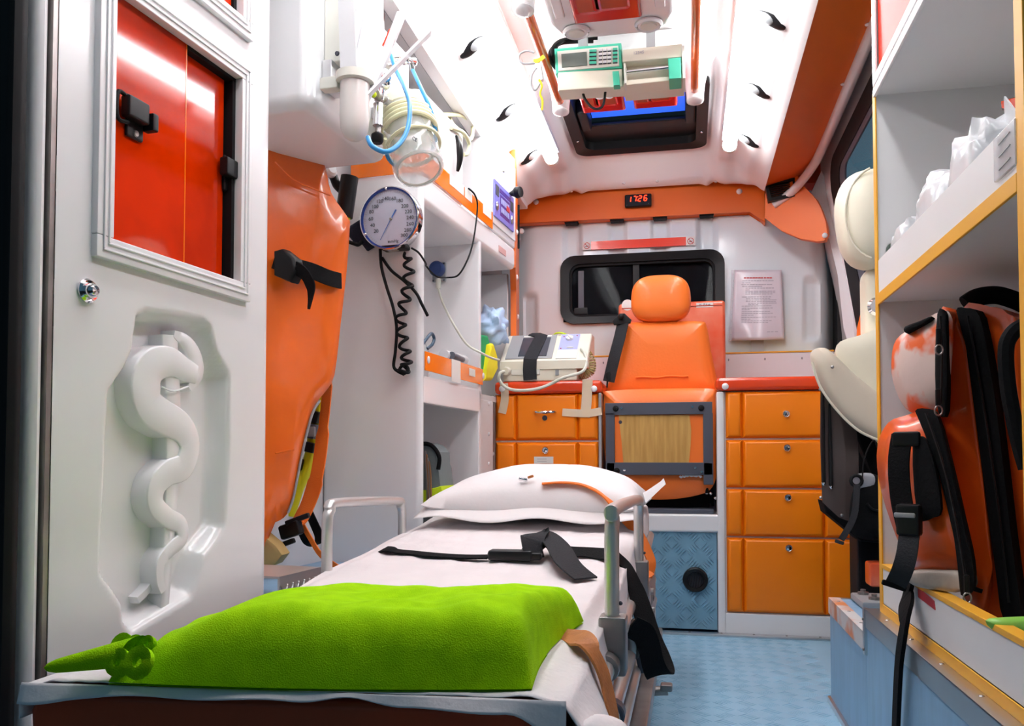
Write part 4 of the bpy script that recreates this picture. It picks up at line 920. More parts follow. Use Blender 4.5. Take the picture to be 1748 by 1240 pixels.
# orange shelf lips
lu = thing('shelf_lip', ML @ Vector((.004, 2.4, ztop2)), 'orange acrylic lip with paper labels along the upper shelf', 'shelf lip')
la = aL(740, 290, .004).y; lb = aL(841, 375, .004).y; lz1 = aL(840, 362, .004).z
g = G(ML); g.box(.001, .005, c0-.028, lb, ztop2-.004, lz1, .0015); g.box(-.20, .003, c0-.034, c0-.030, ztop2-.004, lz1-.002, .001); g.done('strip', orangel, lu)
for xa_, xb_ in ((768, 792), (794, 806), (825, 839)):
    y0_, y1_ = aL(xa_, 330, .006).y, aL(xb_, 330, .006).y; G(ML).box(.0052, .006, y0_, y1_, ztop2+.022, ztop2+.052).done('paper_label', sticker, lu)
G(ML).ball((.006, c0-.012, ztop2+.03), (.003, .007, .009), 10, 8).done('rivet', white, lu)
tag(G(ML).box(.0004, .002, aL(851, 420).y, aL(863, 432).y, zslab+.022, zslab+.042).done('warning_sticker', mat('pink_sticker', (.62, .35, .33), .5)), 'small pinkish sticker under the upper locker', 'sticker')
ll = thing('shelf_lip', ML @ Vector((.004, 2.4, zl)), 'orange acrylic lip with a taped white label on the middle shelf', 'shelf lip')
lz0, lz1b = aL(724, 632, .004).z, aL(724, 599, .004).z
G(ML).box(.001, .005, c0-.012, c1, lz0, lz1b, .0015).done('strip', orangel, ll)
y0_, y1_ = aL(771, 620, .006).y, aL(786, 620, .006).y
G(ML).box(.0052, .0065, y0_, y1_, lz0-.012, lz1b+.001).done('taped_label', sticker, ll)
y0_, y1_ = aL(801, 620, .006).y, aL(811, 640, .006).y; G(ML).box(.0052, .0065, y0_, y1_, lz0+.018, lz0+.040).done('small_label', offw, ll)
for px in (728, 822): G(ML).ball((.006, aL(px, 620).y, (lz0+lz1b)/2+.004), (.003, .008, .010), 10, 8).done('rivet', white, ll)
# blue wheel-arch box with a tread-plate step, in the recess
bz = .300
struct(G(ML).box(-.28, .015, s1+.005, c0-.034, 0, bz, .004).done('trim_18', blueb))
sp_ = thing('tread_step', ML @ Vector((-.05, 1.65, bz)), 'small aluminium tread-plate angle on the blue wheel-arch box', 'step')
ya, yb = s1+.03, aL(548, 960, 0).y
G(ML).box(-.004, .0, ya, yb, bz, bz+.052).box(-.16, .0, ya, yb, bz+.050, bz+.054).done('angle', alum, sp_)
g = G(ML); rn = random.Random(2)
for k in range(14):
    y = ya+.01+k*(yb-ya-.02)/13; z = bz+.026; s_ = 1 if k % 2 else -1
    g.tube([(.0005, y-.007, z-s_*.012), (.002, y, z), (.0005, y+.007, z+s_*.012)], [.0008, .0022, .0008], 5)
o = g.done('tread_bars', alum, sp_); o['kind'] = 'stuff'
# ---------------------------------------------------------------- orange rolled mattress bag in the recess
YO = 1.74
mb = thing('mattress_bag', aY(500, 890, YO+.05), 'tall orange tarpaulin mattress bag strapped upright in the recess', 'bag')
ol = [(436, 214), (475, 237), (545, 276), (556, 288), (566, 330), (594, 372), (597, 388), (592, 460), (582, 550), (571, 640), (556, 668), (543, 684), (533, 705), (523, 740), (515, 775), (508, 810), (500, 850), (490, 878), (470, 892), (436, 896)]
def padq(outline, Yf, depth, puff, nr=6, seed=0):
    pts = [Vector((x, y, 0)) for x, y in outline]; c = sum(pts, Vector())/len(pts); g = G(); loops = []
    for k in range(nr+1):
        f = 1-(k/nr)*.95; h = puff*math.sqrt(max(0, 1-f**4)); L_ = []
        for p in pts:
            q = c+(p-c)*f; w = aY(q.x, q.y, Yf(q.x, q.y)); w.y -= h*(1+.25*noise.noise(w*9+Vector((seed, 0, 0)))); L_.append(g.bm.verts.new(w))
        loops.append(L_)
    back = [g.bm.verts.new(v.co+Vector(depth)) for v in loops[0]]
    for A, B in zip(loops, loops[1:]): g.bridge(A, B)
    g.bm.faces.new(loops[-1]); g.bridge(back, loops[0]); g.bm.faces.new(list(reversed(back))); return g
def yo(x, y): return YO + (x-470)*.0011
padq(smo(ol, 3), yo, (-.03, .05, 0), .03, 8).done('shell', orangep, mb, ang=60)
def ridge(pts, r, m, nm, par, Yf=yo, off=-.028): return G().tube(cr([aY(x, y, Yf(x, y)+off) for x, y in pts], 6), r, 6).done(nm, m, par)
ridge([(470, 276), (500, 305), (535, 322), (564, 334)], .0022, orangep, 'seam', mb)
ridge([(470, 774), (490, 770), (502, 768)], .002, orangep, 'seam', mb)
G().tube(cr([aY(x, y, yo(x, y)-.004) for x, y in [(546, 684), (534, 705), (524, 740), (516, 775), (509, 810), (501, 850), (492, 876)]], 5), .003, 6).done('grey_piping', grey, mb)
G().ribbon(cr([aY(468, 445, YO-.031), aY(490, 452, YO-.033), aY(530, 462, YO-.032+.05), aY(560, 474, YO+.055), aY(582, 480, YO+.105)], 6), .036, .004, (0, 0, 1)).done('strap', blackw, mb)
bu = G(); bu.prism([aY(x, y, YO-.048) for x, y in ((466, 428), (480, 424), (500, 440), (504, 462), (494, 482), (466, 470))], (.01, .03, 0), .006); bu.done('buckle', black, mb)
G().ribbon(cr([aY(505, 458, YO-.045), aY(520, 468, YO-.05), aY(530, 488, YO-.045), aY(530, 508, YO-.04), aY(527, 528, YO-.038)], 6), [.032]*12+[.032-.002*i for i in range(13)], .003, (.8, -.6, .4)).done('strap_end', blackw, mb)
# rescue board with black handle behind the bag, and its yellow fittings
hb = thing('rescue_board', aY(585, 700, 1.95), 'yellow-framed rescue board with black grip and clips behind the orange bag', 'board')
G().cyl(aY(597, 302, 1.93), aY(587, 371, 1.93), .0215, n=16).done('grip', black, hb)
G().cyl(aY(587, 371, 1.93), aY(585, 380, 1.93), .016, n=14).done('yellow_end', yellow, hb)
G().tube(cr([aY(556, 290, 1.93), aY(568, 300, 1.93), aY(575, 316, 1.93), aY(590, 330, 1.93)], 5), .011, 10).done('grip_arm', black, hb)
G().lathe([(.012, 0), (.015, .004), (.015, .014), (.010, .02)], aY(562, 296, 1.915), (.6, -.5, .2), 14).done('collar', white, hb)
ytube = [(551, 660), (545, 690), (541, 715), (536, 745), (531, 775), (521, 805), (508, 835), (499, 862), (494, 880)]
G().tube(cr([aY(x, y, 1.94) for x, y in ytube], 5), .0155, 12).done('frame_tube', yellow, hb)
for (xa_, ya_), (xb_, yb_), nm, m in (((538, 702), (532, 722), 'clip', black), ((534, 724), (527, 748), 'buckle', darkgrey), ((531, 756), (526, 772), 'clip', black), ((505, 782), (502, 802), 'clip', black)):
    a = aY(xa_, ya_, 1.915); b = aY(xb_, yb_, 1.915); G().obox((a+b)/2, (.034, .03, (a-b).length), Matrix.Rotation(.2, 3, 'Y'), .004).done(nm, m, hb)
G().ball(aY(513, 762, 1.91), (.013, .02, .016), 12, 8).done('knob', yellow, hb)
a = aY(530, 737, 1.895); G().box(a.x-.010, a.x+.010, a.y, a.y+.01, a.z-.012, a.z+.012, .003).done('buckle_plate', grey, hb)
# orange webbing with its black buckle, down to the step
ow_ = thing('orange_strap', aY(530, 900, 1.85), 'broad orange webbing strap with black buckle below the orange bag', 'strap')
YW = 1.86
G().ribbon(cr([aY(568, 560, 1.95), aY(560, 650, 1.92), aY(553, 720, 1.90), aY(543, 800, 1.87), aY(530, 850, YW), aY(514, 885, YW-.02), aY(506, 895, YW-.03)], 7), [.02]*8+[.030]*8+[.040]*8+[.048]*8+[.050]*11, .003, (1, -.35, .1)).done('webbing', orangew, ow_)
G().ribbon(cr([aY(512, 888, YW-.03), aY(530, 920, YW-.05), aY(548, 948, YW-.06), aY(578, 970, YW-.07)], 6), .012, .003, (1, -.3, .6)).done('tail', orangew, ow_)
bq = G(); bq.obox(aY(497, 905, YW-.06), (.062, .02, .034), Matrix.Rotation(-.30, 3, 'Y') @ Matrix.Rotation(-.3, 3, 'Z'), .006); bq.done('buckle', black, ow_)
for x, y in ((508, 887), (483, 930)): G().obox(aY(x, y, YW-.065), (.060, .014, .012), Matrix.Rotation(-.35, 3, 'Y'), .003).done('buckle_bar', black, ow_)
tag(G().ribbon(cr([aY(524, 868, 1.90), aY(534, 890, 1.90), aY(544, 915, 1.89), aY(540, 930, 1.88), aY(525, 926, 1.86), aY(514, 905, 1.85)], 6), .026, .003, (.9, -.4, .3)).done('black_strap_loop', blackw), 'black strap loop hanging behind the orange webbing buckle', 'strap')
tag(G().prism([aY(x, y, 1.72) for x, y in ((440, 905), (470, 930), (483, 948), (470, 965), (440, 975))], (-.01, .06, 0), .01).done('tan_pouch', mat('tan_canvas', (.42, .28, .10), .7)), 'tan canvas pouch end resting on the tread-plate step', 'pouch')
# ---------------------------------------------------------------- pressure gauge on the cabinet end
SG = c0-.030                                                 # local plane of the end panel
def E(px, py, off=0.0): return aLs(px, py, SG-off)
gc = E(667, 374, .03)
ga = thing('pressure_gauge', ML @ E(667, 374), 'round blue-rimmed blood pressure dial gauge on the white cabinet end', 'gauge')
R_ = (E(717, 374, .03)-E(617, 374, .03)).length/2
ax = (0, -1, 0); b0_ = Vector((gc.x, SG, gc.z))
G(ML).lathe([(R_*.9, 0), (R_*.98, .010), (R_*.98, .030), (R_*1.0, .036), (R_*.99, .042), (R_*.955, .043), (R_*.95, .036)], b0_, ax, 48, cap=False).done('bezel', chrome, ga)
G(ML).lathe([(R_*.955, .037), (R_*.955, .0385), (R_*.905, .0385), (R_*.90, .037)], b0_, ax, 48, cap=False).done('blue_rim', gaugeb, ga)
fc = G(ML).lathe([(R_*.93, .034), (0, .0345)], b0_, ax, 48, cap=False).done('face', glassg, ga)
fo_ = Vector((gc.x, SG-.0355, gc.z)); xdir = ML.to_3x3() @ Vector((1, 0, 0))
for px, py, s_ in ((642, 411, '20'), (636, 385+1, '40'), (633, 374, '60'), (634, 362, '80'), (640, 353, '100'), (648, 344, '120'), (658, 339.5, '140'), (670, 339.5, '160'), (682, 343, '180'), (691, 352, '200'), (697, 361.5, '220'), (700, 371.5, '240'), (700, 382.5, '260'), (696, 393, '280'), (690, 402, '300'), (671, 412, 'mmHg')):
    if s_ == '20': px, py = 642, 395
    if s_ == '40': px, py = 636, 385
    p = ML @ E(px, py, .0362); text(s_, .0135 if s_ != 'mmHg' else .011, facing(p, xdir), ink, fc, 'numeral' if s_ != 'mmHg' else 'unit_text', depth=.0002)
for k in range(61):
    a = math.radians(238-k*(298/60)); r0_, r1_ = R_*.80, R_*(.86 if k % 2 else .88)
    if k == 0: pass
g = G(ML)
for k in range(61):
    a = math.radians(236-k*(296/60)); r0_, r1_ = R_*.81, R_*(.86 if k % 2 else .89)
    g.cyl(fo_+Vector((r0_*math.cos(a), 0, r0_*math.sin(a))), fo_+Vector((r1_*math.cos(a), 0, r1_*math.sin(a))), .0004, n=4)
o = g.done('scale_ticks', inkl, fc); o['kind'] = 'stuff'
n0, n1, n2 = E(649, 410, .038), E(667, 374, .038), E(676, 358, .038)
G(ML).tube([n0, n1, n2], [.0006, .0012, .0022], 6).done('needle', mat('needle_blue', (.05, .16, .50), .4), ga)
G(ML).ball(n1, (.004, .003, .004), 10, 8).done('hub', steel, ga)
for px, py in ((659, 322), (624, 400), (711, 399)): G(ML).ball(E(px, py, .042), .004, 8, 6).done('bezel_clip', chrome, ga)
a = E(659, 432, .0); b = E(701, 421, 0); G(ML).box(a.x, b.x, SG-.035, SG, a.z, b.z, .004).done('bracket', black, ga)
cf = thing('pressure_cuff', ML @ E(605, 410, .03), 'dark blue folded blood pressure cuff hanging behind the gauge', 'cuff')
nav = mat('navy_fabric', (.012, .012, .03), .8, bump=.3, bscale=120)
g = G(ML); g.prism([E(x, y, .026) for x, y in ((595, 384), (617, 370), (632, 400), (628, 418), (602, 414), (592, 402))], (0, .025, 0), .012, 3); g.done('wrap', nav, cf)
g = G(ML); g.prism([E(x, y, .02) for x, y in ((615, 415), (632, 400), (641, 417), (624, 427))], (0, .02, 0), .006); g.done('flap', nav, cf)
G(ML).tube(cr([E(592, 412, .04), E(604, 416, .035), (E(612, 418, .035)), E(618, 412, .03)], 5), .005, 8).done('bulb_tube', blackm, cf)
# coiled hose: straight lead down, helix back up
ax_pts = [E(690, 432, .02), E(698, 450, .02), E(697, 480, .02), E(692, 510, .022), E(684, 540, .022), E(686, 570, .022), E(692, 600, .022), E(694, 622, .022), E(688, 636, .022)]
cl_ = cr(ax_pts, 40); L_ = len(cl_); hel = []
for i, c in enumerate(cl_):
    f = i/(L_-1); a = f*2*math.pi*10.5; T = (cl_[min(L_-1, i+1)]-cl_[max(0, i-1)]).normalized(); ux = T.cross(Vector((0, 1, 0))).normalized(); uy = T.cross(ux)
    r = .0125*min(1, f*8); hel.append(c+ux*(r*math.cos(a))+uy*(r*math.sin(a)))
ch = thing('coiled_hose', ML @ E(690, 640, .02), 'black coiled rubber hose dangling below the pressure gauge', 'hose')
G(ML).tube(hel, .0042, 8).done('coil', blackm, ch)
G(ML).tube(cr([E(649, 424, .02), E(651, 455, .022), E(660, 490, .022), E(671, 525, .024), E(677, 560, .024), E(675, 600, .024), E(672, 625, .024), E(679, 634, .024), E(690, 638, .026), (E(697, 630, .026)), E(689, 623, .026), E(682, 632, .026), E(690, 640, .026)], 6), .0042, 8).done('lead', blackm, ch)
tag(G(ML).tube(cr([E(652, 440, .018), E(668, 462, .012), E(690, 480, .010), E(710, 500, .008), (.004, c0-.036, E(724, 520).z), (.010, c0-.012, E(728, 537).z)], 8), .004, 8).done('rubber_tube', blackm), 'black rubber tube trailing from the gauge around the cabinet corner', 'hose')
# ---------------------------------------------------------------- wall socket and cables in the middle opening
so = thing('wall_socket', ML @ Vector((-.269, 2.45, 1.0)), 'grey wall socket with a round blue cap in the white shelving cabinet', 'socket')
YK = c1-.022
def K(px, py, off=.0): return aLs(px, py, YK-off)
c = K(751, 466); G(ML).box(c.x-.022, c.x+.022, YK-.010, YK, c.z-.030, c.z+.030, .003).done('plate', grey, so)
G(ML).lathe([(.024, 0), (.024, .018), (.020, .024), (.0, .025)], (c.x-.002, YK-.010, c.z+.008), (0, -1, 0), 20, cap=False).done('cap', bluec, so)
G(ML).lathe([(.009, 0), (.007, .03)], (c.x, YK-.012, c.z-.022), (0, -.1, -1), 12).done('plug', hosec, so)
for sx in (-1, 1):
    for sz in (-1, 1): G(ML).ball((c.x+sx*.018, YK-.011, c.z+sz*.026), .003, 8, 6).done('screw', ink, so)
tag(G(ML).tube(cr([(c.x, YK-.015, c.z-.05), K(757, 520, .03), K(775, 555, .05), aL(797, 588, -.03), aL(822, 603, .012), aL(838, 611, .02), aL(852, 615, .03)], 8), .0036, 8).done('mains_cable', hosec), 'pale grey cable running from the blue capped socket to the heart monitor', 'cable')
tag(G(ML).tube(cr([aL(800, 322, .010), aL(810, 332, .014), aL(815, 350, .014), aL(812, 385, .012), aL(806, 420, .008), aL(796, 448, .0), aL(782, 470, -.02), aL(765, 474, -.06), aL(745, 472, -.06), K(728, 455, .12), aL(727, 450, .006), aL(715, 432, .01), E(703, 424, .02)], 8), .0026, 8).done('thin_lead', blackm), 'thin dark lead looping from the upper shelf past the blue capped socket', 'cable')
# things on the middle shelf
zsf = zl-.002
bt = thing('dropper_bottle', ML @ Vector((-.07, c0+.09, zsf)), 'clear round bottle with a pinkish stopper behind the orange lip', 'bottle')
p = ML @ Vector((-.07, c0+.085, zsf)); zb_b = aL(740, 555, -.06).z
G().lathe([(.040, 0), (.043, .01), (.043, .075), (.030, .105), (.012, .125), (.011, .14)], p, (0, 0, 1), 24).done('flask', clear, bt)
G().lathe([(.013, .135), (.016, .14), (.015, .165), (.0, .168)], p, (0, 0, 1), 14, cap=False).done('stopper', mat('pink_rubber', (.62, .36, .30), .6), bt)
tag(G(ML).tube(cr([(-.03, c0+.02, zsf+.07), aL(731, 575, -.03), aL(737, 570, -.03), aL(741, 578, -.03), aL(738, 588, -.03), aL(729, 596, -.03)], 6), .0045, 8).done('green_tube', mat('dark_teal_hose', (.03, .07, .12), .4)), 'short dark teal tube loop leaning behind the orange lip', 'tube')
sy = thing('wrapped_syringe', ML @ Vector((-.06, 2.35, zsf)), 'wrapped syringe with dark grey tip lying behind the orange lip', 'syringe')
G(ML).cyl(aL(757, 606, -.05), aL(812, 621, -.05), .016).done('wrapper', plasts, sy)
G(ML).cyl(aL(771, 607, -.03), aL(790, 614, -.03), .011, .008).done('tip', mat('dark_grey_tip', (.12, .13, .16), .4), sy)
# blue film bundle, green-yellow bag in the second opening
bb = G(ML); cB = aL(842, 558, -.06)
def bun(u_, v_):
    a = 2*math.pi*u_; b = math.pi*(v_-.5)*.999; d = Vector((.055*math.cos(a)*math.cos(b), .075*math.sin(a)*math.cos(b), .062*math.sin(b)))
    n = 1+.5*noise.noise(d*28)+.25*noise.noise(d*60); w = d*n; w.x += max(0, w.z)*-.2; return cB+w
bb.grid(bun, 36, 24, closeu=True); tag(bb.done('film_bundle', bluepl, ang=80), 'crumpled pale blue plastic bundle on top of the green bag', 'bundle')
gb = thing('medic_bag', ML @ Vector((-.06, c1+.12, zsf)), 'green and yellow fabric bag standing beside the heart monitor', 'bag')
g = G(ML); g.prism([aL(x, y, -.02) for x, y in ((818, 570), (834, 573), (838, 590), (834, 630), (828, 648), (816, 648))], (-.12, 0, 0), .01, 3); g.done('green_side', greenb, gb)
g = G(ML); g.prism([aL(x, y, -.004) for x, y in ((838, 588), (844, 586), (849, 610), (852, 630), (842, 650), (828, 650), (833, 630))], (-.10, .01, 0), .012, 3); g.done('yellow_side', yellowf, gb)
# grey pack with hi-vis band in the lower opening
gp = thing('grey_pack', ML @ Vector((-.14, c0+.16, .06)), 'grey fabric pack with a hi-vis yellow band in the lower opening', 'bag')
yp = c0+.12
def Gp(px, py, o=0.0): return aLs(px, py, yp-o)
g = G(ML); g.prism([Gp(x, y) for x, y in ((690, 762), (725, 756), (737, 760), (748, 772), (748, 800), (754, 850), (760, 905), (690, 905))], (0, .10, 0), .014, 3); g.done('body', greyf, gp)
g = G(ML); g.prism([Gp(x, y, .006) for x, y in ((690, 838), (728, 838), (753, 830), (756, 848), (728, 860), (690, 862))], (0, .10, 0), .002); g.done('hi_vis_band', hivis, gp)
G(ML).tube(cr([Gp(700, 760, .004), Gp(728, 758, .004), Gp(742, 766, .004), Gp(750, 782, .004), Gp(748, 802, .004)], 5), .006, 8).done('black_piping', blackf, gp)
for i in range(4): G(ML).tube(cr([Gp(726+i*2, 770+i*6, .010), Gp(729+i*2, 815, .012), Gp(730+i*2, 880, .010)], 5), .003, 6).done('cord', (steel, mat('brown_cord%d' % i, (.25, .12, .05), .7))[i % 2], gp)
# ---------------------------------------------------------------- oxygen and suction gear on the overhead cabinet
def O(px, py, d=.0): return aL(px, py, d)
pbx = thing('power_box', ML @ O(572, 70, .03), 'beige metal box screwed to the overhead cabinet', 'box')
a = O(553, 70); y1_ = O(592, 70, .0).y
G(ML).box(0, .055, a.y, a.y+.16, aL(562, 70, .055).z, aL(562, 70, .055).z+.30, .004).done('body', offw, pbx)
G(ML).lathe([(.005, 0), (.004, .003), (0, .003)], (.03, a.y, aL(562, 70, .055).z+.015), (0, -1, 0), 12, cap=False).done('screw', ink, pbx)
ho = thing('tube_holder', ML @ O(610, 245, .09), 'white rounded plastic holder tube full of wrapped catheters', 'holder')
hb_ = O(605, 240, .085); hyy = hb_.y; hx_ = hb_.x
zB = hb_.z; zR = aL(608, 135, .085).z
R2 = .0285
G(ML).lathe([(.0, .0), (.012, .0015), (.021, .008), (R2-.002, .022), (R2, .045), (R2, zR-zB)], (hx_, hyy, zB), (0, 0, 1), 28, cap=False).done('tube', mat('milky_plastic', (.74, .70, .67), .3, coat=.3), ho)
G(ML).lathe([(R2, -.012), (R2+.008, -.010), (R2+.008, .006), (R2, .008)], (hx_, hyy, zR), (0, 0, 1), 28, cap=False).done('collar', offw, ho)
G(ML).box(0, .022, O(549, 112).y, O(549, 112).y+.055, aL(560, 160).z, aL(560, 112).z, .003).done('wall_block', alu, ho)
G(ML).box(.018, hx_-R2, hyy-.018, hyy+.006, zR-.022, zR+.002, .003).done('arm', offw, ho)
G(ML).cyl((.010, O(549, 112).y, zR), (.010, O(549, 112).y-.003, zR), .009).done('lock_hole', ink, ho)
rn = random.Random(8)
for k, (dx, dy, h, tx, ty, w_, m_) in enumerate(((-.004, -.012, .25, .0, -.02, .034, plasts), (.008, -.010, .21, .03, .02, .030, plasts), (.0, .006, .24, .02, .05, .032, plasts), (.012, .010, .20, .06, .05, .022, plasts), (-.010, .012, .26, .015, .02, .028, plasts), (.016, -.002, .17, .10, .10, .016, plasts))):
    p0 = Vector((hx_+dx, hyy+dy, zR-.05)); p1 = p0+Vector((tx, ty, h)); md_ = (p0+p1)/2+Vector((rn.uniform(-.006, .006), rn.uniform(-.006, .006), 0))
    o = tag(G(ML).ribbon(cr([p0, md_, p1], 6), w_, .005, (math.cos(k), math.sin(k), 0)).done('wrapped_catheter', m_), ('broad clear catheter packet standing in the holder tube next to the beige box', 'short wrapped catheter leaning over the holder tube collar', 'wrapped catheter with a long red tip in the white holder tube', 'narrow wrapped catheter with a short red tip in the holder tube', 'tallest wrapped catheter in the white holder tube', 'thin catheter slanting far out of the holder tube')[k], 'packet', 'catheters in the holder tube')
    if k in (3, 2): G(ML).ribbon([p0.lerp(p1, .62), p0.lerp(p1, .80)], w_+.001, .0065, (math.cos(k), math.sin(k), 0)).done('red_end', redst, o)
# oxygen outlet plate and regulator
op = thing('oxygen_outlet', ML @ O(680, 120, .01), 'chrome oxygen outlets and flow valve on a metal wall plate', 'outlet')
pa_ = O(648, 150); pb_ = O(694, 120)
G(ML).box(0, .006, pa_.y, pb_.y, aL(660, 170).z, aL(690, 92).z, .002).done('plate', alu, op)
def OC(px, py, d0_, d1_, r, nm, m, r1=None): c = O(px, py, d1_); c0_ = Vector((d0_, c.y, c.z)); return G(ML).cyl(c0_, Vector((d1_, c.y, c.z)), r, r1, 18).done(nm, m, op)
OC(676, 104, .004, .03, .024, 'socket_ring', alu); OC(684, 103, .03, .06, .009, 'coupling', chrome)
c = O(698, 104, .06); G(ML).lathe([(.011, -.016), (.013, -.012), (.009, -.004), (.009, .006), (.012, .014), (.009, .018)], c, (.3, .6, .05), 16).done('quick_connector', chrome, op)
G(ML).cyl(O(701, 106, .065), O(704, 118, .065), .006, .007).done('hose_barb', chrome, op)
OC(655, 140, .004, .06, .022, 'socket_ring', alu); c = O(650, 135, .06); G(ML).ball(c, (.022, .022, .024), 16, 10, .8).done('valve_body', chrome, op)
for px, py, ra, rb_, h0, h1, nm, m in ((648, 160, .013, .010, 155, 172, 'stem', chrome), (646, 195, .011, .0105, 178, 215, 'flow_tube', chrome), (646, 225, .006, .007, 215, 228, 'valve_neck', steel)):
    G(ML).cyl(O(px, h0, .065), O(px-1, h1, .065), ra, rb_, 16).done(nm, m, op)
G(ML).lathe([(.010, 0), (.013, .004), (.013, .018), (.009, .022)], O(644, 245, .065), (0, 0, 1), 10).done('black_knob', black, op)
G(ML).cyl(O(640, 160, .07), O(653, 168, .06), .010, .010, 14).done('side_valve', steel, op)
G(ML).ball(O(638, 161, .075), (.006, .006, .007), 12, 8).done('yellow_cap', hivis, op)
G(ML).cyl(O(655, 170, .05), O(676, 176, .05), .010, .010, 14).done('cross_pipe', chrome, op)
G(ML).box(.0, .02, O(634, 185).y, O(640, 185).y+.02, aL(640, 208).z, aL(640, 188).z, .002).done('gauge_bracket', alu, op)
# blue hoses
tag(G(ML).tube(cr([O(668, 95, .05), O(676, 120, .07), O(690, 148, .12), O(699, 178, .15), O(697, 215, .165), O(684, 243, .165), O(660, 259, .155), O(636, 250, .13), O(628, 235, .11)], 7), .0048, 10).done('blue_hose', hoseb), 'blue hose looping in front of the suction jar', 'hose')
tag(G(ML).tube(cr([O(704, 119, .065), O(716, 145, .10), O(732, 180, .13), O(742, 215, .14), O(743, 240, .13), O(738, 255, .11)], 7), .0048, 10).done('blue_hose', hoseb), 'blue hose running straight down from the chrome connector', 'hose')
tag(G(ML).tube(cr([O(659, 258, .08), O(664, 272, .08), O(674, 282, .06), O(684, 284, .04)], 6), .0044, 8).done('blue_hose', mat('dark_blue_hose', (.02, .16, .32), .4)), 'short darker blue hose end behind the suction jar', 'hose')
# suction jar
jt, jb = O(689, 194, .062), O(716, 291, .125)
ja = thing('suction_jar', ML @ jb, 'clear tilted suction jar wound with yellowed tubing', 'jar')
jx = (jb-jt); JL = jx.length; jx = jx.normalized()
RJ = .056
G(ML).lathe([(RJ*.92, 0), (RJ, .012), (RJ, JL*.88), (RJ*1.02, JL*.92), (RJ*.98, JL*.98), (RJ*.86, JL)], jt, jx, 32, cap=False).done('wall', clear, ja)
G(ML).lathe([(RJ*.97, JL*.93), (RJ*.9, JL*.97), (0, JL*.965)], jt, jx, 32, cap=False).done('base', plastw, ja)
G(ML).tube([jt+jx*JL*.975+(Matrix.Rotation(a*math.pi/14, 3, jx) @ jx.orthogonal().normalized())*RJ*.86 for a in range(28)], .003, 8, True).done('base_rim', offw, ja)
G(ML).lathe([(RJ*.55, -.022), (RJ*.97, -.018), (RJ*1.03, -.012), (RJ*1.03, .012), (RJ*.95, .016)], jt, jx, 32).done('lid', mat('cream_lid', (.74, .72, .55), .4), ja)
hel = []
for i in range(150):
    a = i/150*2*math.pi*4; q = jx.orthogonal().normalized(); hel.append(jt+jx*(.022+.046*i/150)+(Matrix.Rotation(a, 3, jx) @ q)*(RJ+.006))
G(ML).tube(hel, .0055, 8).done('wound_tubing', hosey, ja)
hel = [jt+jx*(.092+.020*i/30)+(Matrix.Rotation(i/30*2*math.pi, 3, jx) @ jx.orthogonal().normalized())*(RJ+.005) for i in range(31)]
G(ML).tube(hel, .0042, 8).done('loose_turn', hosey, ja)
p = O(722, 166, .06); G(ML).cyl(p, O(708, 184, .07), .008, .010).done('blue_spout', mat('blue_spout_plastic', (.03, .12, .55), .4), ja)
M3 = ML.to_3x3(); q = ML @ O(708, 238, .16); text('CE', .012, facing(q, M3 @ Vector((.35, .9, -.1)), (-.05, 0, 1)), ink, ja)
G(ML).box(.0, jt.x-RJ*.9, jt.y-.02, jt.y+.02, jt.z-.01, jt.z+.012, .003).done('holder', alu, ja)
# suction pump on the upper shelf with its tubing
spu = thing('suction_pump', ML @ Vector((-.08, 2.3, ztop2)), 'white suction pump with a black handle standing on the upper shelf', 'pump')
ya, yb = c0+.02, aL(795, 250, -.02).y; zt3 = aL(770, 195, -.02).z
G(ML).box(-.20, -.02, ya, yb, ztop2, zt3, .03, 4).done('body', white, spu)
G(ML).tube(cr([aL(779, 232, -.012), aL(784, 250, -.002), aL(785, 272, -.002), aL(781, 293, -.012)], 6), [.004+.006*math.sin(math.pi*i/18) for i in range(19)], 10).done('handle', black, spu)
def tb(pts, nm, lab): tag(G(ML).tube(cr(pts, 7), .006, 10).done(nm, hosey), lab, 'tube')
tb([aL(735, 200, -.06), aL(760, 196, -.05), aL(790, 198, -.03), aL(806, 215, -.03), aL(803, 238, -.03), aL(785, 224, -.03), aL(770, 208, -.05), aL(772, 195, -.07), aL(800, 192, -.08)], 'suction_tubing', 'loops of yellowed tubing above the white suction pump')
tb([aL(770, 218, -.015), aL(790, 226, -.01), aL(801, 245, -.01), aL(798, 262, -.015), aL(792, 264, -.02)], 'suction_tubing', 'yellowed tubing end bending down beside the suction pump handle')
# ================================================================ RIGHT-HAND SIDE
XB = .322; XS = .342
# ---------------------------------------------------------------- blue bench box with metal edging
bf = aZ(1410, 1198, 0).y; b1 = aX(1479, 1110, XB).y
bx = thing('bench_box', (.48, 1.5, 0), 'blue laminate bench box with aluminium edging under the shelf unit', 'box')
zlo = aX(1408, 1012, XB).z; zhi = aX(1487, 1046, XB).z
G().box(XB, .60, b1, bf, 0, zlo-.002, .002).done('low_section', blueb, bx)
G().box(XB, .60, .55, b1, 0, zhi-.002, .002).done('high_section', blueb, bx)
G().box(XB-.003, XB+.022, b1, bf+.002, zlo-.003, zlo, .001).box(XB-.003, XB, b1, bf+.002, zlo-.036, zlo-.001).done('edge_angle', rustedge, bx)
G().box(XB+.02, .60, bf-.012, bf+.002, zlo-.003, zlo, .001).done('edge_angle', alu, bx)
G().box(XB-.003, XB+.028, .55, b1, zhi-.003, zhi, .001).box(XB-.003, XB, .55, b1, zhi-.034, zhi-.001).done('edge_angle', alu, bx)
G().box(XB-.005, XB+.004, b1-.010, b1+.006, zlo-.04, zhi, .001).done('corner_bracket', alu, bx)
G().box(XB-.004, XB+.02, bf-.02, bf+.004, 0, .012).box(XB-.008, XB+.0, .55, bf, 0, .014, .002).done('foot_trim', alu, bx)
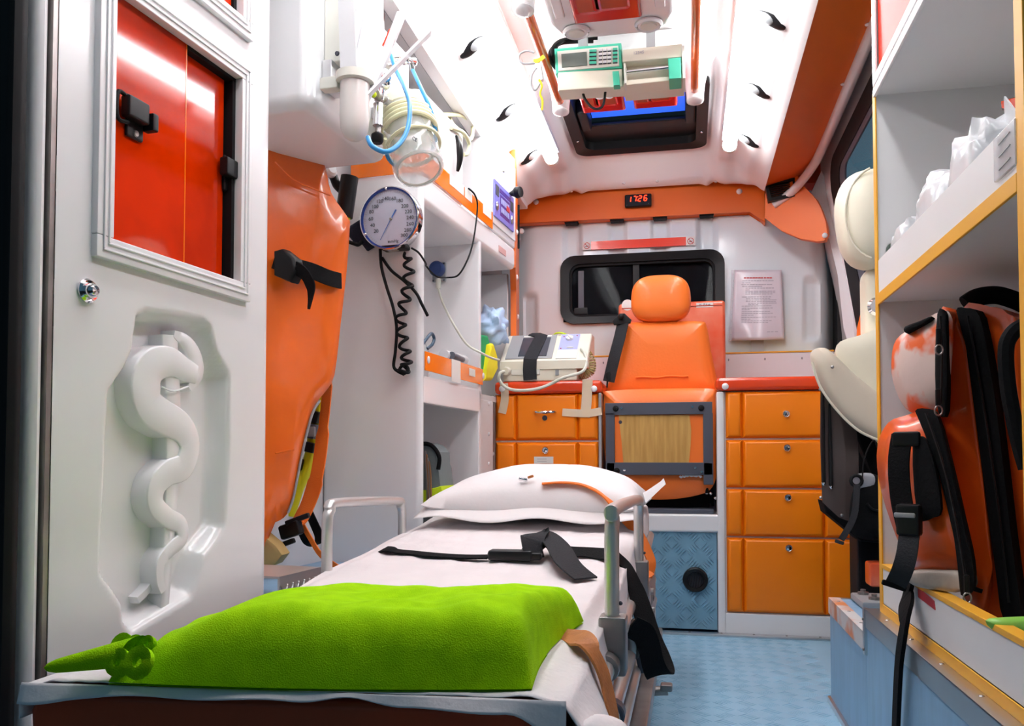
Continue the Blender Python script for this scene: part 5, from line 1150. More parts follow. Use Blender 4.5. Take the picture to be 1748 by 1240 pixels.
for y, z in ((b1-.003, zhi-.02), (b1-.003, zlo-.03)): G().ball((XB-.006, y, z), (.002, .003, .003), 8, 6).done('screw', steel, bx)
for k in range(5): G().ball((XB+.012, b1-.12-k*.16, zhi), (.004, .004, .0015), 8, 6).done('screw', steel, bx)
for k in range(3): G().ball((XB+.010, b1+.10+k*.13, zlo), (.004, .004, .0015), 8, 6).done('screw', steel, bx)
la_ = thing('floor_latch', (.42, 1.80, zlo), 'grey metal catch plate on the low blue box top', 'latch')
p = aZ(1478, 1022, zlo+.012); G().box(p.x-.022, p.x+.05, p.y-.08, p.y+.06, zlo, zlo+.016, .004).done('plate', grey, la_)
for dx, dy in ((0, .03), (.01, -.04)): G().lathe([(.012, 0), (.012, .006), (.006, .007), (.006, .012)], (p.x+dx, p.y+dy, zlo+.016), (0, 0, 1), 8).done('bolt', steel, la_)
# ---------------------------------------------------------------- shelf unit
ye = aX(1501, 600, XS).y; yn = aX(1741, 600, XS).y
sh = thing('shelf_unit', (.5, (ye+yn)/2, zhi), 'white open shelf unit with orange edge banding on the blue bench', 'shelf')
z_lo0, z_lo1 = aX(1506, 1034, XS).z, aX(1506, 968, XS).z
z_s0 = aX(1506, 512, XS).z; z_s1 = aX(1506, 500, XS).z; z_l1 = aX(1503, 441, XS).z; z_t0 = aX(1502, 148, XS).z
BK = .585
G().box(XS, BK, ye, ye+.018, zhi, 1.66).done('end_panel', whitem, sh)
G().box(XS-.002, XS+.001, ye-.003, ye+.018, zhi, z_t0+.01, .001).done('end_edge_band', yelloww, sh)
G().box(BK, BK+.012, yn-.03, ye+.018, zhi, 1.66).done('back_panel', whitem, sh)
G().box(XS, BK, yn-.03, ye, zhi+.003, zhi+.018).done('bottom_board', whitem, sh)
G().box(XS, XS+.016, yn-.03, ye, z_lo0, z_lo1-.001).done('lower_lip', whitem, sh)
G().box(XS-.002, XS+.018, yn-.005, ye-.001, z_lo1-.002, z_lo1+.006, .001).done('lower_lip_band', yelloww, sh)
G().box(XS-.002, XS+.004, yn-.005, ye-.001, zhi, z_lo0+.004, .001).done('bottom_edge_band', yelloww, sh)
G().box(XS+.002, BK, yn-.03, ye, z_s0+.001, z_s1).done('middle_board', whitem, sh)
G().box(XS-.002, XS+.002, yn-.005, ye-.001, z_s0-.004, z_s1+.004, .001).done('middle_edge_band', yelloww, sh)
G().box(XS, XS+.012, yn-.03, ye, z_s1+.004, z_l1).done('shelf_lip', whitem, sh)
p = aX(1700, 320, XS-.002); p2 = aX(1737, 320, XS-.002)
o = G().box(XS-.004, XS, p2.y, p.y, z_s1+.012, z_l1-.004, .001).done('label_sleeve', plastw, sh)
for k in range(3): G().cyl((XS-.005, p2.y+.01, z_s1+.022+k*.014), (XS-.005, p.y-.02, z_s1+.020+k*.014), .0008, n=5).done('sleeve_crease', grey, o)
G().box(XS+.002, BK, yn-.03, ye, z_t0, z_t0+.018).done('top_board', whitem, sh)
G().box(XS-.004, XS+.002, yn-.03, ye+.004, z_t0-.004, z_t0+.012, .002).box(XS-.004, XS+.002, yn-.03, ye+.004, z_t0+.016, z_t0+.034, .002).box(XS-.004, XS+.002, ye-.012, ye+.006, z_t0+.03, 1.66, .002).done('locker_frame', white, sh)
G().box(XS+.004, XS+.008, yn-.03, ye-.012, z_t0+.034, 1.64).done('locker_pane', mat('dull_red_acrylic', (.62, .022, .002), .4, spec=.15), sh)
G().box(XS, BK, yn-.028, yn-.010, zhi, 1.66).done('near_post', whitem, sh)
G().box(XS-.002, XS+.001, yn-.030, yn-.006, zhi, z_t0, .001).done('near_edge_band', yelloww, sh)
tag(G().prism([aX(x, y, XS-.001) for x, y in ((1566, 1002), (1594, 1026), (1596, 1042), (1567, 1020))], (.001, 0, 0)).done('red_sticker', mat('dark_red_sticker', (.45, .03, .05), .4)), 'small peeling red sticker on the lower shelf board', 'sticker')
# wrapped dressings on the middle shelf
def wrap(px, py, dz, sx, sy, sz, seed, m, lab, nm='wrapped_dressing', X=XS+.06, grp=None):
    c = aX(px, py, X); c.z = z_s1+sz*.95+.002; g = G()
    def f(u_, v_):
        a = 2*math.pi*u_; b = math.pi*(v_-.5)*.999; e = .6; sp = lambda w: math.copysign(abs(w)**e, w)
        d = Vector((sx*sp(math.cos(a))*sp(math.cos(b)), sy*sp(math.sin(a))*sp(math.cos(b)), sz*sp(math.sin(b))))
        n = 1+.30*noise.noise(d*40+Vector((seed, 0, 0)))+.12*noise.noise(d*90+Vector((0, seed, 0))); q_ = c+d*n; q_.z = max(q_.z, z_s1+.001); q_.x = max(q_.x, XS+.014); q_.y = min(q_.y, ye-.001); return q_
    g.grid(f, 30, 18, closeu=True); return tag(g.done(nm, m, ang=70), lab, 'packet', grp)
w1_ = wrap(1634, 330, 0, .05, .075, .068, 3, plasts, 'bulky clear-wrapped white dressing in the middle of the shelf')
wrap(1700, 300, 0, .05, .065, .072, 6, plasts, 'tall clear-wrapped dressing behind the taped label sleeve')
wrap(1578, 390, 0, .05, .055, .058, 9, plasts, 'crumpled pale wrapper beside the shelf end panel')
wrap(1542, 410, 0, .05, .050, .052, 12, mat('mint_film', (.66, .76, .70), .3, alpha=.85), 'mint-tinted plastic packet against the shelf end panel')
p = aX(1716, 255, XS+.05); g = G(); g.ribbon(cr([p+Vector((0, .02, -.03)), p+Vector((.005, .0, .015)), p+Vector((0, -.02, .05))], 5), .10, .002, (.2, .9, .1)); tag(g.done('film_sheet', plasts), 'stiff clear film sheet sticking up above the shelf lip', 'film')
g = G(); g.prism([aX(x, y, XS+.12) for x, y in ((1706, 172), (1748, 160), (1760, 215), (1738, 205), (1732, 186), (1708, 190))], (.03, 0, 0), .005); tag(g.done('red_tool', redc), 'red plastic tool end poking out high on the shelf', 'tool')
# ---------------------------------------------------------------- orange rucksack in the lower compartment
def yr(x, y): return 1.475-(x-1500)*.00085
rk = thing('rescue_rucksack', (.46, 1.36, z_lo1-.05), 'worn orange rescue rucksack with black zips and straps in the shelf', 'bag')
dv = (.085, .11, 0)
def part(pts, m, nm, par, off=0.0, puff=.02, dep=dv, nr=6, sd=0, n=3): return padq(smo(pts, n), lambda x, y: yr(x, y)+off, dep, puff, nr, sd).done(nm, m, par, ang=65)
part([(1640, 530), (1690, 524), (1720, 536), (1748, 600), (1800, 1040), (1748, 1056), (1672, 1054), (1658, 1000), (1650, 860), (1640, 680)], orangebag, 'back_panel', rk, .03, .02, sd=1)
part([(1632, 530), (1648, 526), (1672, 540), (1694, 640), (1710, 760), (1728, 920), (1742, 1055), (1712, 1055), (1700, 980), (1680, 830), (1662, 690), (1645, 570)], blackf, 'zip_gusset', rk, -.008, .006, sd=2)
part([(1600, 540), (1632, 535), (1645, 585), (1662, 700), (1680, 860), (1690, 960), (1690, 1010), (1672, 1046), (1640, 1010), (1600, 900), (1590, 720)], orangebag, 'main_body', rk, .01, .03, sd=3)
up = part([(1556, 560), (1580, 545), (1604, 533), (1622, 540), (1618, 640), (1608, 700), (1590, 705), (1560, 706), (1540, 690), (1524, 650), (1522, 610), (1530, 580)], wornbag, 'upper_pocket', rk, -.02, .05, (.05, .06, 0), sd=4)
part([(1600, 536), (1614, 536), (1617, 590), (1616, 700), (1602, 704), (1596, 640)], blackf, 'upper_zip', rk, -.068, .004, (.01, .02, 0), 4)
lw = part([(1516, 722), (1545, 710), (1580, 700), (1598, 712), (1612, 760), (1630, 850), (1645, 950), (1640, 985), (1600, 984), (1565, 975), (1545, 950), (1520, 890), (1500, 820), (1498, 760)], orangebag, 'lower_pocket', rk, -.03, .055, (.06, .08, 0), sd=5)
part([(1562, 702), (1582, 698), (1600, 712), (1622, 790), (1645, 890), (1660, 960), (1660, 1008), (1640, 1016), (1636, 960), (1620, 880), (1600, 800), (1578, 730)], blackf, 'lower_zip', rk, -.078, .005, (.01, .02, 0), 4)
part([(1540, 978), (1600, 975), (1638, 980), (1642, 1010), (1600, 1008), (1560, 1000)], mat('grimy_reflective_band', (.46, .40, .34), .5, var=.4, vscale=20), 'reflective_band', rk, -.075, .006, (.03, .04, 0), 4)
def zipline(pts, par, off, nm='zip_teeth'): G().tube(cr([aY(x, y, yr(x, y)+off) for x, y in pts], 6), .0018, 6).done(nm, black, par)
zipline([(1605, 540), (1608, 600), (1606, 690)], rk, -.078); zipline([(1580, 705), (1606, 780), (1626, 860), (1642, 950), (1650, 1000)], rk, -.088)
zipline([(1652, 540), (1672, 650), (1692, 780), (1708, 900), (1722, 1030)], rk, -.018)
for x, y in ((1602, 576), (1601, 680), (1650, 998)):
    p = aY(x, y, yr(x, y)-.09); o = G().obox(p, (.007, .005, .026), None, .002).done('zip_pull', black, rk); G().tube([p+Vector((.005*math.cos(a*math.pi/6), -.002, -.018+.007*math.sin(a*math.pi/6))) for a in range(12)], .0012, 6, True).done('pull_ring', steel, o)
# buckle strap on the lower pocket
G().ribbon(cr([aY(1540, 742, yr(1540, 742)-.10), aY(1534, 790, yr(1534, 790)-.11), aY(1538, 850, yr(1538, 850)-.11), aY(1550, 905, yr(1550, 905)-.11)], 6), .030, .004, (1, -.7, 0)).done('pocket_strap', blackw, rk)
p = aY(1547, 750, yr(1547, 750)-.10); G().obox(p, (.040, .010, .022), Matrix.Rotation(-.6, 3, 'Z'), .004).done('strap_slider', black, rk)
p = aY(1552, 888, yr(1552, 888)-.115); G().obox(p, (.034, .018, .046), Matrix.Rotation(-.6, 3, 'Z'), .005).done('buckle', black, rk)
p = aY(1545, 880, yr(1545, 880)-.125); G().obox(p, (.030, .008, .007), Matrix.Rotation(-.6, 3, 'Z'), .002).done('buckle_bar', grey, rk)
part([(1558, 760), (1578, 750), (1596, 800), (1606, 870), (1590, 885), (1566, 880)], blackf, 'pocket_panel', rk, -.09, .004, (.01, .02, 0), 4)
G().ribbon(cr([aY(1553, 905, yr(1553, 905)-.115), aY(1548, 945, yr(1548, 945)-.13), aY(1540, 975, yr(1540, 975)-.135), aY(1528, 1000, yr(1528, 1000)-.13)], 6), .028, .003, (1, -.5, .2)).done('strap_tail', greyw, rk)
p = aY(1526, 1000, yr(1526, 1000)-.132); G().obox(p, (.034, .007, .008), Matrix.Rotation(.3, 3, 'Y'), .002).done('tail_end', blackw, rk)
# top handle of the pack
G().tube(cr([aY(x, y, 1.42) for x, y in ((1648, 520), (1668, 508), (1700, 504), (1730, 512), (1748, 520))], 6), .014, 10).done('carry_handle', blackf, rk)
part([(1545, 558), (1570, 548), (1590, 540), (1586, 548), (1560, 562), (1545, 568)], blackf, 'top_binding', rk, -.06, .004, (.01, .02, 0), 3)
# second orange bag further along the shelf
r2 = thing('second_rucksack', (.50, 1.1, z_lo1-.05), 'second orange bag with a curved black zip behind the rucksack', 'bag')
def yr2(x, y): return 1.10
padq(smo([(1716, 580), (1740, 555), (1790, 545), (1830, 700), (1830, 900), (1770, 880), (1742, 780), (1722, 680)], 3), yr2, (.08, .06, 0), .02).done('shell', orangebag, r2, ang=65)
G().tube(cr([aY(x, y, 1.075) for x, y in ((1800, 545), (1748, 556), (1724, 575), (1717, 605), (1722, 670), (1738, 750), (1752, 800))], 6), .009, 8).done('zip', blackf, r2)
# green printed bag on the shelf floor
g = G(); c = Vector((.42, 1.06, zhi+.03))
G_ = padq(smo([(1682, 1060), (1716, 1054), (1776, 1054), (1800, 1064), (1806, 1124), (1756, 1118), (1706, 1086)], 3), lambda x, y: 1.075, (.10, .04, 0), .012); tag(G_.done('green_bag', greenl, ang=60), 'bright green printed plastic bag lying on the shelf floor', 'bag')
# long black webbing hung over the lower lip
o = tag(G().ribbon(cr([Vector((XS+.05, aX(1598, 1000, XS).y, z_lo1+.012)), aX(1584, 992, XS+.01)+Vector((0, 0, .012)), aX(1560, 990, XS-.006)+Vector((0, 0, .006)), aX(1549, 1015, XS-.012), aX(1545, 1060, XB-.010), aX(1536, 1120, XB-.014), aX(1532, 1180, XB-.014), aX(1529, 1260, XB-.012), aX(1529, 1330, XB-.010)], 6), .028, .006, (0, 1, 0)).done('hanging_strap', blackw), 'long black webbing strap hung over the lower shelf board', 'strap')
# ---------------------------------------------------------------- cream side seat behind the shelf unit
YT = 2.22
cs_ = thing('side_seat', aY(1470, 1000, YT), 'cream vinyl side seat with headrest and folded cushions behind the shelf unit', 'seat')
hcx = aY(1494, 372, YT)
hh = aY(1470, 290, YT).z-hcx.z
G().ball(hcx+Vector((0, .02, 0)), (.088, .085, hh*1.0), 26, 18, .72, R=Matrix.Rotation(-.10, 3, 'Y')).done('headrest', creamv, cs_, ang=80)
G().tube([hcx+Vector((.078*math.cos(a), -.045, hh*.93*math.sin(a))) for a in [math.pi*.58+i*math.pi*.84/16 for i in range(17)]], .003, 6).done('headrest_seam', creamv, cs_)
a = aY(1474, 455, YT+.05); b = aY(1474, 640, YT+.05)
G().box(a.x, a.x+.115, YT+.02, YT+.13, b.z-.05, a.z, .03, 4).done('backrest', creamv, cs_)
G().lathe([(.022, 0), (.024, .006), (.018, .014), (.0, .016)], aY(1497, 524, YT+.01), (0, -1, 0), 18, cap=False).done('recline_knob', chrome, cs_)
# folded seat cushion: upper leaf and slab
def slabp(pts, Y, dep, nm, m, puff=.012, nr=5): return padq(smo(pts, 4), lambda x, y: Y, dep, puff, nr).done(nm, m, cs_, ang=60)
slabp([(1428, 590), (1470, 572), (1520, 558), (1545, 600), (1540, 750), (1510, 735), (1470, 690), (1440, 640)], YT-.02, (.02, .16, 0), 'folded_cushion', creamv)
slabp([(1383, 610), (1388, 598), (1402, 594), (1418, 600), (1460, 640), (1520, 692), (1540, 740), (1530, 770), (1494, 752), (1450, 722), (1415, 680), (1392, 642)], YT-.10, (.02, .10, 0), 'armrest', tanv, .016)
G().tube(cr([aY(x, y, YT-.118) for x, y in ((1386, 618), (1400, 660), (1430, 702), (1465, 735), (1500, 752))], 6), .003, 6).done('armrest_piping', creamv, cs_)
G().ball(aY(1421, 627, YT-.125), .004, 8, 6).done('stud', steel, cs_)
# dark metal seat pan
pan = [(1399, 655), (1404, 648), (1412, 660), (1432, 700), (1440, 730), (1443, 780), (1444, 890), (1430, 884), (1402, 858), (1400, 760)]
g = G(); g.prism([aY(x, y, YT-.03) for x, y in pan], (.035, .02, 0), .004); pn = g.done('seat_pan', brownst, cs_)
for xs_ in ((1405, 672, 1406, 824), (1416, 690, 1419, 830)):
    a = aY(xs_[0], xs_[1], YT-.036); b = aY(xs_[2], xs_[3], YT-.036); G().tube([a, a.lerp(b, .5), b], [.003, .005, .005], 8).done('pan_slot', black, pn); G().ball(b, (.005, .003, .008), 8, 6).done('slot_end', chrome, pn)
for x, y in ((1400, 665), (1437, 880), (1401, 850)): G().ball(aY(x, y, YT-.037), .004, 8, 6).done('rivet', steel, pn)
g = G(); g.prism([aY(x, y, YT+.03) for x, y in ((1405, 855), (1444, 890), (1500, 890), (1500, 820), (1440, 700), (1480, 700), (1520, 780), (1520, 930), (1470, 925), (1425, 888), (1410, 876))], (.0, .10, 0), .01); g.done('under_cushion', blackf, cs_)
G().box(aY(1462, 800, YT+.1).x, aY(1520, 800, YT+.1).x, YT+.10, YT+.22, .0, aY(1462, 760, YT).z, .01).done('pedestal', blackm, cs_)
# black waist bag and its cords hanging on the seat
wb_ = thing('waist_bag', aY(1475, 905, YT-.12), 'black bag with clear pocket and cord hanging from the side seat', 'bag')
YV = YT-.14
padq(smo([(1458, 830), (1470, 812), (1490, 812), (1510, 830), (1512, 900), (1500, 922), (1470, 920), (1452, 905), (1450, 870)], 3), lambda x, y: YV, (.02, .05, 0), .015).done('pouch', blackf, wb_, ang=60)
padq(smo([(1452, 818), (1462, 810), (1486, 808), (1494, 818), (1488, 832), (1460, 834)], 3), lambda x, y: YV-.012, (0, .008, 0), .003, 3).done('clear_pocket', plastw, wb_, ang=60)
G().tube(cr([aY(x, y, YV-.02) for x, y in ((1472, 822), (1474, 790), (1482, 766), (1492, 752), (1497, 765))], 6), .0016, 6).done('cord', blackm, wb_)
G().tube(cr([aY(x, y, YV-.02) for x, y in ((1480, 860), (1490, 870), (1504, 870), (1512, 850))], 6), .003, 6).done('handle_cord', blackm, wb_)
G().tube([aY(1462, 821, YV-.02)+Vector((.012*math.cos(i*math.pi/8), 0, .012*math.sin(i*math.pi/8))) for i in range(16)], .004, 8, True).done('ring', blackm, wb_)
G().ribbon(cr([aY(1463, 828, YV-.03), aY(1460, 870, YV-.035), aY(1452, 895, YV-.035), aY(1436, 922, YV-.03)], 6), .014, .003, (1, -.3, .2)).done('strap', greyw, wb_)
p = aY(1433, 926, YV-.03); G().obox(p, (.020, .006, .008), Matrix.Rotation(.3, 3, 'Y'), .002).done('strap_end', greyw, wb_)
# orange pole end and darker door-well fittings
tag(G().prism([aY(x, y, 2.33) for x, y in ((1460, 600), (1462, 560), (1470, 530), (1477, 500), (1486, 570), (1486, 640))], (.02, .03, 0), .003).done('orange_flag', orangep), 'orange fabric corner showing between window and cream backrest', 'fabric')
stp = struct(G().box(.585, .63, 1.7, 2.84, 0, .52, .01).done('trim_19', blackm))
p = aY(1490, 985, 2.12); tag(G().box(p.x-.012, p.x+.06, 2.09, 2.15, p.z-.02, p.z+.035, .006).done('orange_bracket', scufbox), 'small scuffed orange bracket beside the shelf unit foot', 'bracket')
# blue beacon visible through the side window
bc = aY(1450, 336, 4.6); t = thing('beacon_lamp', bc, 'glowing blue beacon light outside the side window', 'beacon')
G().lathe([(.03, 0), (.03, .05), (.018, .07), (.0, .075)], bc, (0, 0, 1), 16, cap=False).done('dome', bluelamp, t); G().cyl((bc.x, bc.y, -.60), bc, .02).done('stand', black, t)
# ================================================================ STRETCHER
X0, X1, Y0, Y1 = -.650, -.118, .745, 2.46; XR_ = -.108
def foot(x): return Y0 + .045*(x-X0)/(X1-X0)                 # the foot end is not quite square to the cabinet side
def bedz(Y): return .336 + .008*ss(.9, 1.4, Y) + .085*max(0, Y-1.35)
stc = thing('stretcher', ((X0+X1)/2, 1.6, 0), 'wheeled ambulance stretcher with dark red mattress and aluminium side rails', 'stretcher')
# mattress: follows the raised head section
g = G()
def mtop(u_, v_): Y = Y0+(Y1-Y0)*v_; return (X0+(X1-X0)*u_, Y, bedz(Y))
n = 20; xs5 = [X0, X0+.006, X0+.02, X1-.02, X1-.006, X1]; zo = [-.018, -.006, 0, 0, -.006, -.018]
rows = []
for j in range(n+1):
    yy = lambda x: foot(x)+(Y1-foot(x))*j/n
    L_ = [g.bm.verts.new((x, yy(x), bedz(yy(x))-.004+o)) for x, o in zip(xs5, zo)] + [g.bm.verts.new((x, yy(x), bedz(yy(x))-.089)) for x in (X1-.004, X0+.004)]; rows.append(L_)
for A, B in zip(rows, rows[1:]): g.bridge(A, B)
g.bm.faces.new(rows[0]); g.bm.faces.new(list(reversed(rows[-1]))); g._bev([g.bm.faces[:][-2]], .008, 2)
g.done('mattress', redm, stc, ang=50)
# frame: tubes, cross members, legs, base channel
for x, z, r in ((XR_, .292, .0125), (X0+.006, .270, .0125)):
    G().tube(cr([(x, .70, z), (x, 1.3, z), (x, 1.9, z+.02), (x, 2.42, z+.06)], 8), r, 14).done('upper_tube', alum, stc)
for x, z, r in ((-.100, .235, .0115), (-.098, .180, .0115), (X0+.004, .20, .0115)):
    G().tube([(x, .66, z), (x, 1.5, z), (x, 2.38, z)], r, 14).done('lower_tube', alum, stc)
for y in (1.0, 1.45, 1.95):
    G().tube(cr([(XR_, y, .292), (XR_+.012, y+.004, .262), (-.100, y+.008, .235)], 4), .0165, 12).done('tube_clamp', steel, stc)
    G().lathe([(.016, -.012), (.018, -.010), (.018, .010), (.016, .012)], (-.100, y+.12, .235), (0, 1, 0), 16).done('sleeve', darkgrey, stc)
    G().obox((-.090, y+.12, .208), (.012, .016, .06), Matrix.Rotation(-.2, 3, 'Y'), .003).done('link', darkgrey, stc)
G().box(-.118, -.070, .50, 2.30, .088, .12, .004).done('base_channel', steel, stc)
G().box(X0-.0, X0+.05, .75, 2.30, .088, .12, .004).done('base_channel', steel, stc)
for y in (.95, 1.6, 2.2): G().box(X0+.02, -.11, y-.015, y+.015, .095, .118, .004).done('cross_member', steel, stc)
for x in (X0+.03, -.095):
    for y in (.98, 2.22):
        w_ = G().lathe([(.028, -.014), (.040, -.012), (.044, -.006), (.044, .006), (.040, .012), (.028, .014)], (x, y, .045), (1, 0, 0), 22).done('wheel', blackm, stc)
        G().box(x-.020, x-.016, y-.014, y+.014, .045, .09).box(x+.016, x+.020, y-.014, y+.014, .045, .09).done('fork', steel, w_)
G().box(-.092, -.084, 1.88, 2.2, .11, .30, .003).done('side_plate', alu, stc)
for y, z in ((1.93, .27), (1.98, .22)): G().lathe([(.008, 0), (.008, .006), (.0, .007)], (-.084, y, z), (1, 0, 0), 8, cap=False).done('bolt', steel, stc)
G().box(-.090, -.084, 1.80, 1.86, .19, .25, .002).done('yellow_tag', yellow, stc)
# legs of the undercarriage
for y0_, y1_ in ((1.05, 1.7), (2.1, 1.5)):
    for x in (X0+.04, -.112): G().cyl((x, y0_, .11), (x, y1_, .235), .011, n=12).done('strut', alum, stc)
# fold-down side rails
def rail(x, ya, yb, zb_, zt_, nm='side_rail'):
    r = .035; pts = [(x, ya, zb_), (x, ya, zt_-r*1.2), (x, ya+r*.35, zt_-r*.35), (x, ya+r*1.2, zt_), (x, yb-r*1.2, zt_-.012), (x, yb-r*.35, zt_-r*.35-.012), (x, yb, zt_-r*1.2-.012), (x, yb, zb_)]
    o = G().tube(cr(pts, 6), .0102, 14).done(nm, alum, stc)
    if x > -.4:
        for y in (ya, yb):
            G().box(x-.017, x+.020, y-.019, y+.019, zb_-.075, zb_+.004, .004).done('rail_socket', steel, o)
            G().ball((x+.0115, y, zb_+.02), .003, 8, 6).done('rivet', ink, o)
            G().lathe([(.0175, -.014), (.0185, -.010), (.0185, .010), (.0175, .014)], (XR_, y-.035, .292), (0, 1, 0), 18).done('rail_collar', steel, o)
rail(-.103, 1.165, 1.80, .350, aX(1060, 862, -.103).z)
rail(X0-.012, 1.49, 1.915, .30, .481)
# foot lever on the aisle side
lv = G(); lv.cyl((-.075, 1.80, .085), (-.045, 1.80, .088), .010, n=12); lv.box(-.060, -.035, 1.785, 1.815, .088, .102, .004); lv.done('foot_lever', steel, stc)
# ---------------------------------------------------------------- paper sheet draped over the mattress
def wv(a, b, c=0): return noise.noise(Vector((a, b, c)))
def fsheet(u_, v_):
    yf = foot(X0+(X1-X0)*max(0, min(1, (u_-.06)/.80))); Y = yf-.002+(Y1-yf-.03)*v_; drop_l = .035; fo2 = ss(1.15, .80, Y); hem = .070+.022*math.sin(Y*5.1+.6)+.012*math.sin(Y*13)+.03*fo2
    W_ = X1-X0; tot = drop_l+W_+hem; s_ = u_*tot
    wr = .0035*wv(s_*16, Y*7, 2)+.002*wv(s_*42, Y*20, 5)
    if Y > 1.5: wr += .004*abs(wv(s_*9, Y*22, 9))
    zb_ = bedz(Y)+.004
    if s_ < drop_l: return (X0-.005-.004*math.sin(Y*18), Y, zb_-(drop_l-s_)+.0)
    if s_ < drop_l+W_:
        x = X0+(s_-drop_l); e = min(x-X0, X1-x); return (x, Y, zb_+max(-.001, wr)+.0025-.006*ss(.03, 0, e))
    d = s_-drop_l-W_; return (X1+.004+.006*ss(0, .05, d)+.005*math.sin(Y*23)*ss(0, .08, d)+fo2*.50*d, Y, zb_-.004-d*(1-.15*fo2))
sh_ = thing('bed_sheet', ((X0+X1)/2, 1.6, .34), 'white disposable paper sheet draped over the stretcher mattress', 'sheet')
g = G(); g.grid(fsheet, 120, 150); o = g.done('cover', sheetm, sh_, ang=80); md = o.modifiers.new('thick', 'SOLIDIFY'); md.thickness = .0012; md.offset = 1
# hem hanging over the foot end, uneven
def fhem(u_, v_):
    x = X0-.004+(X1-X0+.010)*u_; dz = .010+.002*math.sin(u_*9+1)+.002*math.sin(u_*23)+.03*ss(.9, 1.0, u_)+.008*ss(.12, 0, u_); dz *= (1-.75*ss(.10, 0, abs(u_-.62)))
    return (x, foot(x)-.004-.006*v_*(1+.5*math.sin(u_*17)), bedz(Y0)+.006-dz*v_)
g = G(); g.grid(fhem, 80, 6); o = g.done('foot_hem', sheetm, sh_, ang=80); md = o.modifiers.new('thick', 'SOLIDIFY'); md.thickness = .0012
# bunched corner at the foot
cc = Vector((X1+.036, foot(X1)+.03, .288)); g = G()
def bunch(u_, v_):
    a = 2*math.pi*u_; b = math.pi*(v_-.5)*.999; d = Vector((.030*math.cos(a)*math.cos(b), .050*math.sin(a)*math.cos(b), .030*math.sin(b))); return cc+d*(1+.35*wv(d.x*40, d.y*30, d.z*40))
g.grid(bunch, 30, 18, closeu=True); g.done('bunched_corner', sheetm, sh_, ang=80)
# ---------------------------------------------------------------- pillow
pc = Vector((-.362, 2.16, bedz(2.16)+.012)); pw_, pl_, ph_ = .262, .225, .135
def fpil(u_, v_, top):
    a = 2*u_-1; b = 2*v_-1
    pin = 1+.055*(a*a*b*b)-.035*(1-a*a)*b*b*0-.02*(1-abs(a))
    X = pc.x+a*pw_*(1-.05*(1-a*a)*0-.045*math.cos(b*math.pi/2)*abs(a)); Y = pc.y+b*pl_*(1-.05*math.cos(a*math.pi/2)*abs(b)*(1 if b < 0 else .6))
    t_ = ((1-a*a)*(1-b*b))**.42
    asym = 1+.10*a
    wr = .005*wv(a*4, b*4, 1)-.026*math.exp(-((b-.10+.22*a)**2)/.012)*ss(.2, .6, t_)*ss(-.6, .1, a)
    if top: return (X, Y, pc.z+.022+ph_*.80*t_*asym+wr*t_+.010*abs(a)**6*abs(b)**2)
    return (X, Y, pc.z+.022-.030*t_+.010*abs(a)**6*abs(b)**2)
pi_ = thing('pillow', pc, 'plump white pillow in a loose paper case on the stretcher head', 'pillow')
g = G(); g.grid(lambda u_, v_: fpil(u_, v_, True), 44, 36); g.grid(lambda u_, v_: fpil(u_, v_, False), 44, 36); g.done('cushion', pillowm, pi_, ang=80, weld=True)
def fcase(u_, v_):                                              # loose open edge of the case in front
    a = 2*u_-1; x = pc.x-.006+a*(pw_+.006); y0_ = fpil(u_, 0, True)[1]
    return (x, y0_+.035-.075*v_*(1-.3*a*a), pc.z+.015+.030*(1-v_)*(1-a*a)**.3-.014*v_+.006*math.sin(u_*14)*v_)
g = G(); g.grid(fcase, 50, 8); o = g.done('case_edge', pillowm, pi_, ang=80); md = o.modifiers.new('thick', 'SOLIDIFY'); md.thickness = .0012
g = G(); tp = pc+Vector((pw_-.03, .10, .045))
g.prism([tp+Vector((0, 0, 0)), tp+Vector((.05, .01, .028)), tp+Vector((.066, .005, .046)), tp+Vector((.072, .0, .030)), tp+Vector((.058, -.01, .018)), tp+Vector((.02, -.01, -.02))], (0, .006, 0), .002); g.done('case_corner', pillowm, pi_)
# orange strap over the pillow, with its clip
os_ = thing('head_strap', pc, 'orange webbing strap with a small metal clip lying over the pillow', 'strap')
def ptop(px, py):                                              # pixel -> pillow-top point by stepping along the ray
    r_ = ray(px, py)
    for k in range(3000):
        q = CAM+r_*(1.6+k*.0004); a = (q.x-pc.x)/pw_; b = (q.y-pc.y)/pl_
        if abs(a) < .99 and abs(b) < .99 and q.z <= fpil((a+1)/2, (b+1)/2, True)[2]: return q
    return CAM+r_*2.1
sp1 = [ptop(x, y)+Vector((0, 0, .004)) for x, y in ((925, 829), (955, 827), (985, 829), (1012, 838), (1030, 850), (1043, 862), (1054, 875))]
sp2 = [aY(1076, 896, 1.985), aY(1092, 914, 1.98), aY(1104, 938, 1.97), aY(1112, 962, 1.96), aY(1106, 985, 1.95)]
sps = cr(sp1+sp2, 6); G().ribbon(sps, .022, .003, [Vector((.05, 1, .10)).lerp(Vector((.75, .6, .35)), ss(.35, .6, i/len(sps))) for i in range(len(sps))]).done('webbing', orangew, os_)
c = ptop(893, 823)+Vector((0, 0, .006)); G().obox(c, (.022, .012, .008), Matrix.Rotation(.2, 3, 'Y'), .003).done('clip', chrome, os_); G().obox(c+Vector((.018, .0, .006)), (.014, .010, .006), Matrix.Rotation(-.3, 3, 'Y'), .002).done('clip_tip', orangew2, os_)
G().ribbon(cr([aY(1108, 975, 1.95), aY(1094, 985, 1.93), aY(1082, 992, 1.92)], 5), .03, .004, (0, .8, .6)).done('tail', orangew, os_)
